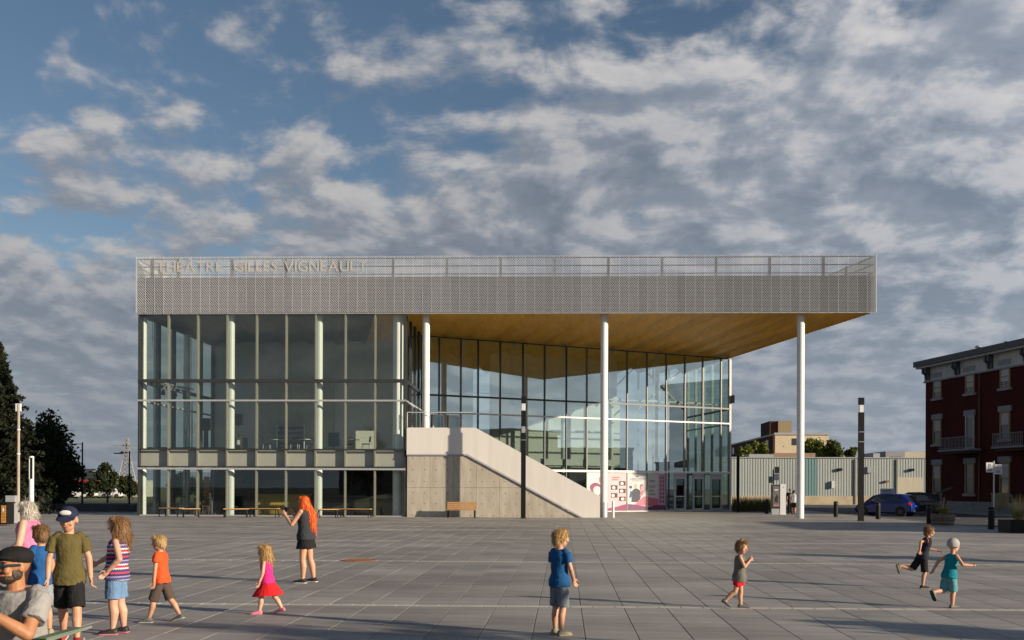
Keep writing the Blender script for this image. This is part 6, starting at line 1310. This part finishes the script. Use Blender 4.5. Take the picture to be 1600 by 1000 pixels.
    # ---- shoes
    if shoes:
        for k, (hip, kn, an, ff, sd_) in LG.items():
            up_ = (Vector((0, 0, 1)) - ff*ff.z).normalized(); sdv_ = up_.cross(ff); fl = 0.155*H if kind != 'toddler' else .165*H; base = an - up_*fh - ff*(.04*H)
            s_ = MB(); hs = [(0, .020, .030), (.06, .027, .044), (.22, .029, .048), (.45, .030, .036), (.70, .033, .026), (.90, .030, .020), (1.0, .018, .012)]
            rings = []
            for u, w_, h_ in hs: rings.append([base + ff*(fl*u) + sdv_*(w_*H*a) + up_*(.008*H + h_*H*c) for a, c in ((-.92, 0), (-1, .3), (-.8, .75), (-.35, 1), (.35, 1), (.8, .75), (1, .3), (.92, 0))])
            s_.ring_loft(rings); so_ = s_.build('shoe', shoes[0], t, smooth=True); l_ = MB(); l_.ring_loft([[base + ff*(fl*u*1.02 - .01*fl) + sdv_*(w_*1.06*H*a) + up_*(c*.0085*H) for a, c in ((-1, 0.05), (-1, 1), (1, 1), (1, 0.05))] for u, w_, h_ in hs]); l_.build('sole', shoes[1], so_)
            if len(shoes) > 2: MB().tube(an - up_*(.02*H), an + (kn - an)*.16, q['an']*H*1.12, q['an']*H*1.14, n=14).build('sock', shoes[2], t, smooth=True)
    return dict(t=t, hp3=hp3, HX=HX, hh=hh, AR=AR, LG=LG, P=P, Nk=Nk, U=U, F=FW_, Lt=Lt)
def G(px, py): p = gp(px, py); return (p.x, p.y, 0.0)
sk1, sk2, sk3 = skin('fair', (0.52, 0.275, 0.165)), skin('tan', (0.40, 0.18, 0.085)), skin('pale', (0.57, 0.33, 0.22))
blond, brown, dkbr, white_h, orange_h = hairm('blond', (0.34, 0.19, 0.06), (0.56, 0.36, 0.14)), hairm('brown', (0.15, 0.075, 0.028), (0.30, 0.16, 0.06)), hairm('dark', (0.02, 0.013, 0.009), (0.05, 0.03, 0.02)), hairm('white', (0.46, 0.42, 0.35), (0.66, 0.61, 0.53)), hairm('orange', (0.62, 0.075, 0.006), (0.85, 0.16, 0.012))
rub_w, rub_k, rub_t = mat('rubber_white', (0.62, 0.60, 0.55), 0.7), mat('rubber_black', (0.02, 0.02, 0.02), 0.7), mat('rubber_tan', (0.30, 0.25, 0.16), 0.8)
rest = (0.08, 0.18, -1), (0.22, 0.05, -1)
# boy in blue, centre
person('boy in blue tee and grey denim shorts standing with his back turned at the centre', G(874, 992), 1.235, 'kid', 48, {'L': (2, 3, 3), 'R': (-3, 4, 3)}, {'L': ((.15, .12, -1), (.75, -.35, -.6)), 'R': ((.10, .22, -1), (.62, -.30, -.75))}, head=(-22, 2, 0), skinm=sk1,
       top=dict(type='tee', mat=cloth('blue', (0.012, 0.075, 0.20)), sleeve=.62, hem=-.14), bottom=dict(type='shorts', mat=mat('cloth_denim_grey', (0.075, 0.095, 0.12), 0.9, col2=(0.20, 0.23, 0.25), vscale=22, bump=0.2), len=.92), hair=('short', blond), shoes=(cloth('shoe_beige', (0.26, 0.22, 0.15)), rub_t, cloth('sock_grey', (0.3, 0.29, 0.26))))
# woman with orange hair, photographing
w_ = person('orange-haired woman in black vest and shorts holding up a phone', G(478, 910.5), 1.56, 'adult', 168, {'L': (3, 5, 3, 0, -6), 'R': (-5, 6, 3, 0, 6)}, {'L': ((.60, .10, -.80), (.62, -.22, .72), None, 45), 'R': ((.72, .10, -.72), (.55, -.22, .80), None, 45)}, lean=4, head=(4, 4, 0), skinm=sk1,
       top=dict(type='tank', mat=cloth('charcoal', (0.035, 0.037, 0.042)), hem=-.12, name='vest'), bottom=dict(type='skirt', mat=cloth('black', (0.014, 0.014, 0.015)), len=.52, flare=.022, start=.10, name='shorts'), hair=('long', orange_h, 2.75), shoes=(mat('canvas_black', (0.018, 0.018, 0.019), 0.8, var=.2, vscale=20), rub_w), fat=1.06)
wl_ = w_['AR']['L'][2].lerp(w_['AR']['R'][2], .5); mw = Matrix.Translation(w_['t'].location) @ Matrix.Rotation(R(168), 4, 'Z'); pp = mw @ (wl_ + w_['AR']['L'][3]*0.11)
t = thing('phone', 'dark phone held up by the orange-haired woman', 'phone', pp, R(168)); MB().obox((0.012, 0, 0), ((1, 0, -.1), (0, 1, 0), (.1, 0, 1)), (.005, .085, .042)).build('case', m_plast, t); MB().obox((0.0045, 0, 0), ((1, 0, -.1), (0, 1, 0), (.1, 0, 1)), (.0015, .078, .037)).build('screen', m_pane, t)
# little girl in pink and red dress
person('small blond girl in a pink top and red skirt dress walking left', G(418, 959), 0.96, 'toddler', 178, {'L': (20, 14, 2), 'R': (-22, 10, 2, 14)}, {'L': ((.10, .24, -1), (.42, .0, -.9)), 'R': ((.2, .2, -1), (.5, 0, -.85))}, lean=5, head=(4, 6, 0), skinm=sk3,
       top=dict(type='tank', mat=cloth('pink', (0.62, 0.025, 0.20)), hem=-.05, name='dress_top'), bottom=dict(type='skirt', mat=cloth('red', (0.62, 0.018, 0.022)), len=.88, flare=.075, start=.12, name='dress_skirt'), hair=('bob', blond, .95), shoes=(mat('clog_pink', (0.72, 0.20, 0.28), 0.55), mat('clog_sole', (0.66, 0.26, 0.30), 0.6)))
# boy in orange tee
person('blond boy in a bright orange tee and brown shorts walking left', G(252, 972), 1.12, 'kid', 176, {'L': (17, 4, 2), 'R': (-20, 12, 2, 16)}, {'L': ((.06, .16, -1), (.16, .0, -1)), 'R': ((.10, .20, -1), (.35, 0, -.9))}, lean=3, head=(8, 4, 0), skinm=sk1,
       top=dict(type='tee', mat=cloth('orange', (0.72, 0.085, 0.022)), sleeve=.55), bottom=dict(type='shorts', mat=cloth('brown', (0.085, 0.060, 0.048)), len=.98), hair=('short', hairm('fairblond', (0.42, 0.26, 0.10), (0.66, 0.46, 0.21))), shoes=(mat('sneaker_dark', (0.05, 0.055, 0.07), 0.7, col2=(.25, .25, .2), vscale=30), rub_w))
# girl in patterned vest
def pattern_mat():
    m = mat('cloth_pattern', (0.05, 0.05, 0.13), 0.85, bump=0.2, bscale=18, spec=0.2); t_ = m.node_tree; p_ = t_.nodes['Principled BSDF']; tc = t_.nodes.new('ShaderNodeTexCoord'); sx_ = t_.nodes.new('ShaderNodeSeparateXYZ'); t_.links.new(tc.outputs['Object'], sx_.inputs[0])
    def mth(op, a, b_=None):
        n = t_.nodes.new('ShaderNodeMath'); n.operation = op
        for i, v in enumerate((a, b_)):
            if v is None: continue
            if isinstance(v, (int, float)): n.inputs[i].default_value = v
            else: t_.links.new(v, n.inputs[i])
        return n.outputs[0]
    ang = mth('ADD', sx_.outputs[0], sx_.outputs[1]); zig = mth('MULTIPLY', mth('PINGPONG', mth('MULTIPLY', ang, 28.0), 0.5), 0.016); zz_ = mth('ADD', sx_.outputs[2], zig); fr_ = mth('FRACT', mth('MULTIPLY', zz_, 5.6)); rp_ = t_.nodes.new('ShaderNodeValToRGB'); t_.links.new(fr_, rp_.inputs[0]); cr_ = rp_.color_ramp; cr_.interpolation = 'CONSTANT'; cols = [(0, (0.05, 0.045, 0.15)), (.16, (0.52, 0.50, 0.50)), (.26, (0.42, 0.03, 0.06)), (.40, (0.58, 0.54, 0.52)), (.50, (0.07, 0.06, 0.20)), (.66, (0.30, 0.28, 0.42)), (.74, (0.04, 0.035, 0.10)), (.88, (0.45, 0.05, 0.09))]
    cr_.elements[0].color = (*cols[0][1], 1); cr_.elements[1].position = cols[1][0]; cr_.elements[1].color = (*cols[1][1], 1)
    for p0, c0 in cols[2:]: e0 = cr_.elements.new(p0); e0.color = (*c0, 1)
    t_.links.new(rp_.outputs[0], p_.inputs['Base Color']); return m
person('girl in a patterned red and navy vest and light denim shorts, hand on hip', G(181, 990), 1.37, 'kid', 184, {'L': (2, 2, 1), 'R': (-4, 4, 3)}, {'L': ((-.42, .34, -.86), (.62, -.10, -.74)), 'R': ((.55, .1, -.8), (.80, .1, -.55))}, lean=-5, head=(6, 2, 0), skinm=skin('fair2', (0.54, 0.31, 0.21)),
       top=dict(type='tank', mat=pattern_mat(), hem=-.12, name='vest'), bottom=dict(type='shorts', mat=cloth('denim', (0.13, 0.22, 0.36)), len=.80), hair=('long', brown, 1.0), shoes=(mat('shoe_black', (0.02, 0.018, 0.02), 0.6), mat('sole_pink', (0.55, 0.16, 0.22), 0.6)), fat=1.20)
# boy in olive tee with cap
person('boy in olive tee, black shorts and navy cap walking towards the viewer', G(108, 1004), 1.50, 'kid', -72, {'L': (16, 8, 3, 0, 4), 'R': (-14, 12, 3, 12)}, {'L': ((.0, .26, -1), (.15, .10, -1)), 'R': ((.10, .26, -1), (.30, .02, -1))}, lean=4, head=(-6, 10, 0), skinm=sk1,
       top=dict(type='tee', mat=cloth('olive', (0.105, 0.085, 0.030)), sleeve=.70, hem=-.20), bottom=dict(type='shorts', mat=cloth('black', (0.012, 0.012, 0.012)), len=.95), hair=('none', brown), hat=('cap', cloth('navy', (0.020, 0.024, 0.055)), mat('emblem_white', (0.62, 0.60, 0.56), 0.8)), shoes=(mat('shoe_red', (0.35, 0.03, 0.03), 0.6), rub_w), fat=1.05)
# grandmother in pink
person('grey-haired woman in a sleeveless pink top behind the boy in olive', G(46, 975), 1.53, 'adult', 186, {'L': (2, 2, 2), 'R': (-2, 2, 2)}, {'L': ((.12, .22, -1), (.75, -.2, -.5)), 'R': ((.2, .2, -1), (.75, -.2, -.4))}, lean=2, head=(10, 4, 0), skinm=sk3,
       top=dict(type='tank', mat=cloth('candy', (0.72, 0.20, 0.36)), hem=-.18), bottom=dict(type='shorts', mat=cloth('purple', (0.16, 0.03, 0.14)), len=.95), hair=('bob', white_h, .55), shoes=(rub_t, rub_k), fat=1.2)
# smaller boy in blue behind
person('small boy in a blue tee and pale shorts half hidden behind the boy in olive', G(64, 992), 1.27, 'kid', 152, {'L': (4, 4, 2), 'R': (-4, 4, 2)}, {'L': rest, 'R': rest}, head=(6, 4, 0), skinm=sk1, top=dict(type='tee', mat=cloth('royal', (0.016, 0.085, 0.25)), sleeve=.6), bottom=dict(type='shorts', mat=cloth('pale_denim', (0.26, 0.29, 0.33)), len=.95), hair=('short', brown), shoes=(rub_t, rub_w))
# toddler in grey vest and red shorts
person('toddler in grey sleeveless top and red shorts, hands raised to the mouth', G(1155, 950), 0.985, 'toddler', -8, {'L': (6, 6, 2), 'R': (-16, 32, 3, 32)}, {'L': ((.50, .05, -.86), (.45, -.50, .74), None, 60), 'R': ((.42, .12, -.9), (.55, -.46, .70), None, 60)}, lean=2, head=(-38, 8, 0), skinm=sk1,
       top=dict(type='tank', mat=cloth('greygreen', (0.13, 0.125, 0.105)), hem=-.24, name='vest'), bottom=dict(type='shorts', mat=cloth('scarlet', (0.60, 0.010, 0.015)), len=.60), hair=('tuft', brown), shoes=(mat('sandal_grey', (0.10, 0.10, 0.10), 0.7, var=.3, vscale=25), rub_k))
# runners
rb_ = person('running boy in dark navy tee and shorts, one leg kicked back', G(1441, 919), 1.10, 'kid', 6, {'L': (-36, 68, 2, 70), 'R': (4, 14, 2)}, {'L': ((.55, .1, -.75), (.85, -.2, .1)), 'R': ((-.85, .10, -.45), (.15, .0, -.95), None, 60)}, lean=17, head=(-6, 4, 0), skinm=sk1,
       top=dict(type='tee', mat=cloth('ink', (0.018, 0.019, 0.032)), sleeve=.55), bottom=dict(type='shorts', mat=cloth('black', (0.012, 0.012, 0.012)), len=.95), hair=('short', brown), shoes=(mat('shoe_black', (0.02, 0.018, 0.02), 0.6), rub_t))
sh_, el_ = rb_['AR']['R'][0], rb_['AR']['R'][1]; bd_ = MB(); c_ = sh_.lerp(el_, .36); ax_ = (el_ - sh_).normalized(); s1_ = ax_.orthogonal().normalized(); ell(bd_, c_, (s1_, ax_.cross(s1_), ax_), (.052, .052, .016), 16, 8); bd_.build('sleeve_band', mat('orange_band', (0.60, 0.17, 0.03), 0.8), rb_['t'], smooth=True)
person('running child in turquoise top and shorts with a pale grey cap', G(1483, 949.5), 1.02, 'toddler', 28, {'L': (-14, 74, 2, 60), 'R': (6, 14, 2)}, {'L': ((-.55, .35, -.6), (-.25, .2, -.9)), 'R': ((.30, .55, -.75), (.85, .15, .10), None, 70)}, lean=12, twist=-10, head=(8, 4, 0), skinm=sk1,
       top=dict(type='tank', mat=cloth('turquoise', (0.008, 0.20, 0.25)), hem=-.12, name='vest'), bottom=dict(type='shorts', mat=mat('cloth_teal_stripe', (0.02, 0.17, 0.20), 0.9, col2=(0.16, 0.36, 0.38), vscale=9, stretch=(1, 1, 8)), len=.98), hair=('none', dkbr), hat=('skull', cloth('cap_grey', (0.36, 0.36, 0.34))), shoes=(mat('sneaker_grey', (0.22, 0.21, 0.19), 0.7, col2=(.04, .04, .04), vscale=25), rub_k))
# far couple by the totem
person('far man in dark shirt and trousers standing by the poster totem', G(1234.5, 803.5), 1.76, 'adult', 80, {'L': (1, 2, 2), 'R': (-1, 2, 2)}, {'L': rest, 'R': rest}, skinm=sk1, face=False, vox=.012, top=dict(type='tee', mat=cloth('slate', (0.04, 0.045, 0.06)), sleeve=.6), bottom=dict(type='shorts', mat=cloth('black', (0.012, 0.012, 0.012)), len=1.9), hair=('short', brown), shoes=(rub_k, rub_k))
person('far woman in pale top and black shorts beside the man at the totem', G(1240.5, 804.2), 1.66, 'adult', 70, {'L': (2, 2, 2), 'R': (-2, 2, 2)}, {'L': rest, 'R': ((.3, .35, -.8), (.6, .2, -.4))}, skinm=sk1, face=False, vox=.012, top=dict(type='tee', mat=cloth('pale', (0.50, 0.50, 0.54)), sleeve=.5), bottom=dict(type='shorts', mat=cloth('black', (0.012, 0.012, 0.012)), len=.9), hair=('short', dkbr), shoes=(rub_k, rub_k))
# seated man in front
sp0 = gp(30, 1122); sp0.z = 0
MAN_YAW = -98
mn = person('bearded man in grey tee, flat cap and sunglasses seated on a folding chair', (sp0.x, sp0.y, 0), 1.78, 'adult', MAN_YAW, {'L': (78, 84, 8), 'R': (80, 84, 10)}, {'L': ((.80, .10, -.62), (.30, -.62, .60), None, 45), 'R': ((.85, .05, -.50), (.35, -.55, .50), None, 50)}, lean=13, head=(-22, -2, 0), skinm=sk2, seat=.46,
       top=dict(type='tee', mat=cloth('heather', (0.27, 0.26, 0.25)), sleeve=.66, hem=-.10), bottom=dict(type='shorts', mat=cloth('dark_shorts', (0.02, 0.02, 0.022)), len=.86), hair=('none', dkbr), hat=('flat', cloth('cap_black', (0.014, 0.013, 0.013))), shoes=(rub_k, rub_w), fat=1.04, vox=.0056)
h3, hx, hh_ = mn['hp3'], mn['HX'], mn['hh']
hc_ = Matrix.Rotation(R(MAN_YAW), 3, 'Z') @ h3(0, 0, 0); dr_ = ray(21, 884); tgt = CAM_POS + dr_*((hc_.z - CAM_POS.z)/dr_.z)
sp0 = Vector((tgt.x - hc_.x, tgt.y - hc_.y, 0)); mn['t'].location = sp0
bd = MB(); ell(bd, h3(.16, 0, -.36), hx, (.25*hh_, .265*hh_, .17*hh_)); ell(bd, h3(.34, 0, -.20), hx, (.085*hh_, .17*hh_, .045*hh_))
for s_ in (1, -1): ell(bd, h3(.02, s_*.245, -.22), hx, (.17*hh_, .06*hh_, .20*hh_))
remesh(bd, 'beard', hairm('beard', (0.022, 0.013, 0.008), (0.055, 0.032, 0.018)), mn['t'], .005, 3, .004, .012)
sg = MB()
for s_ in (1, -1): ell(sg, h3(.445, s_*.165, -.01), hx, (.03*hh_, .15*hh_, .10*hh_), 14, 8); sg.bar(h3(.42, s_*.30, .03), h3(.02, s_*.385, .04), .007, .016)
sg.bar(h3(.455, -.06, .03), h3(.455, .06, .03), .006, .008); sg.build('sunglasses', mat('sunglass', (0.01, 0.02, 0.022), 0.08, spec=0.9), mn['t'], smooth=True)
nk = MB(); n0 = mn['Nk']; pts = [n0 + mn['Lt']*(0.10*math.cos(a)) + mn['F']*(0.075*math.sin(a) + .03) - Vector((0, 0, .03 + .03*math.sin(a))) for a in [R(-60 + 20*i) for i in range(16)]]
nk.path(pts, .003, 6); nk.build('necklace', m_alu, mn['t'])
# his folding chair
t = thing('folding_chair', 'grey folding chair with green piping under the seated man', 'chair', (sp0.x, sp0.y, 0), R(MAN_YAW)); m_tubeg = mat('chair_tube', (0.30, 0.31, 0.30), 0.4, metal=.4); m_canvas = cloth('canvas_grey', (0.13, 0.135, 0.14)); m_pip = mat('green_piping', (0.11, 0.24, 0.07), 0.7)
sb = MB(); sb.ring_loft([[(x, -.25, z), (x, .25, z), (x, .25, z + .012), (x, -.25, z + .012)] for x, z in ((-.26, .41), (-.1, .385), (.1, .385), (.30, .42))]); sb.build('seat', m_canvas, t)
bk = MB(); bk.prism([(-.26, -.22, .44), (-.26, .22, .44), (-.31, .18, .57), (-.31, -.18, .57)], (-.012, 0, 0)); bk.build('backrest', m_canvas, t)
for s_ in (1, -1):
    y_ = s_*.28
    MB().path([(.30, y_, .015), (-.26, y_, .42), (-.33, s_*.20, .60)], .012, 8).build('side_tube', m_tubeg, t); MB().path([(-.36, y_, .015), (.28, y_, .43)], .012, 8).build('side_tube', m_tubeg, t); MB().path([(.28, y_, .43), (.25, y_, .66), (-.34, s_*.25, .68)], .012, 8).build('arm_tube', m_tubeg, t)
    ar_ = MB().prism([(.24, y_ - .035, .678), (.24, y_ + .035, .678), (-.16, y_ + .035, .692), (-.16, y_ - .035, .692)], (0, 0, .012)).build('armrest', m_canvas, t)
    MB().path([(.245, y_ - .038, .686), (.245, y_ + .038, .686), (-.165, y_ + .038, .700), (-.165, y_ - .038, .700), (.245, y_ - .038, .686)], .004, 6).build('piping', m_pip, ar_)
MB().path([(-.27, -.22, .45), (-.322, -.185, .58), (-.322, .185, .58), (-.27, .22, .45)], .004, 6).build('piping', m_pip, t)
MB().path([(-.27, -.31, .42), (-.27, .31, .42)], .011, 8).build('cross_tube', m_tubeg, t); MB().path([(.29, -.31, .43), (.29, .31, .43)], .011, 8).build('cross_tube', m_tubeg, t)
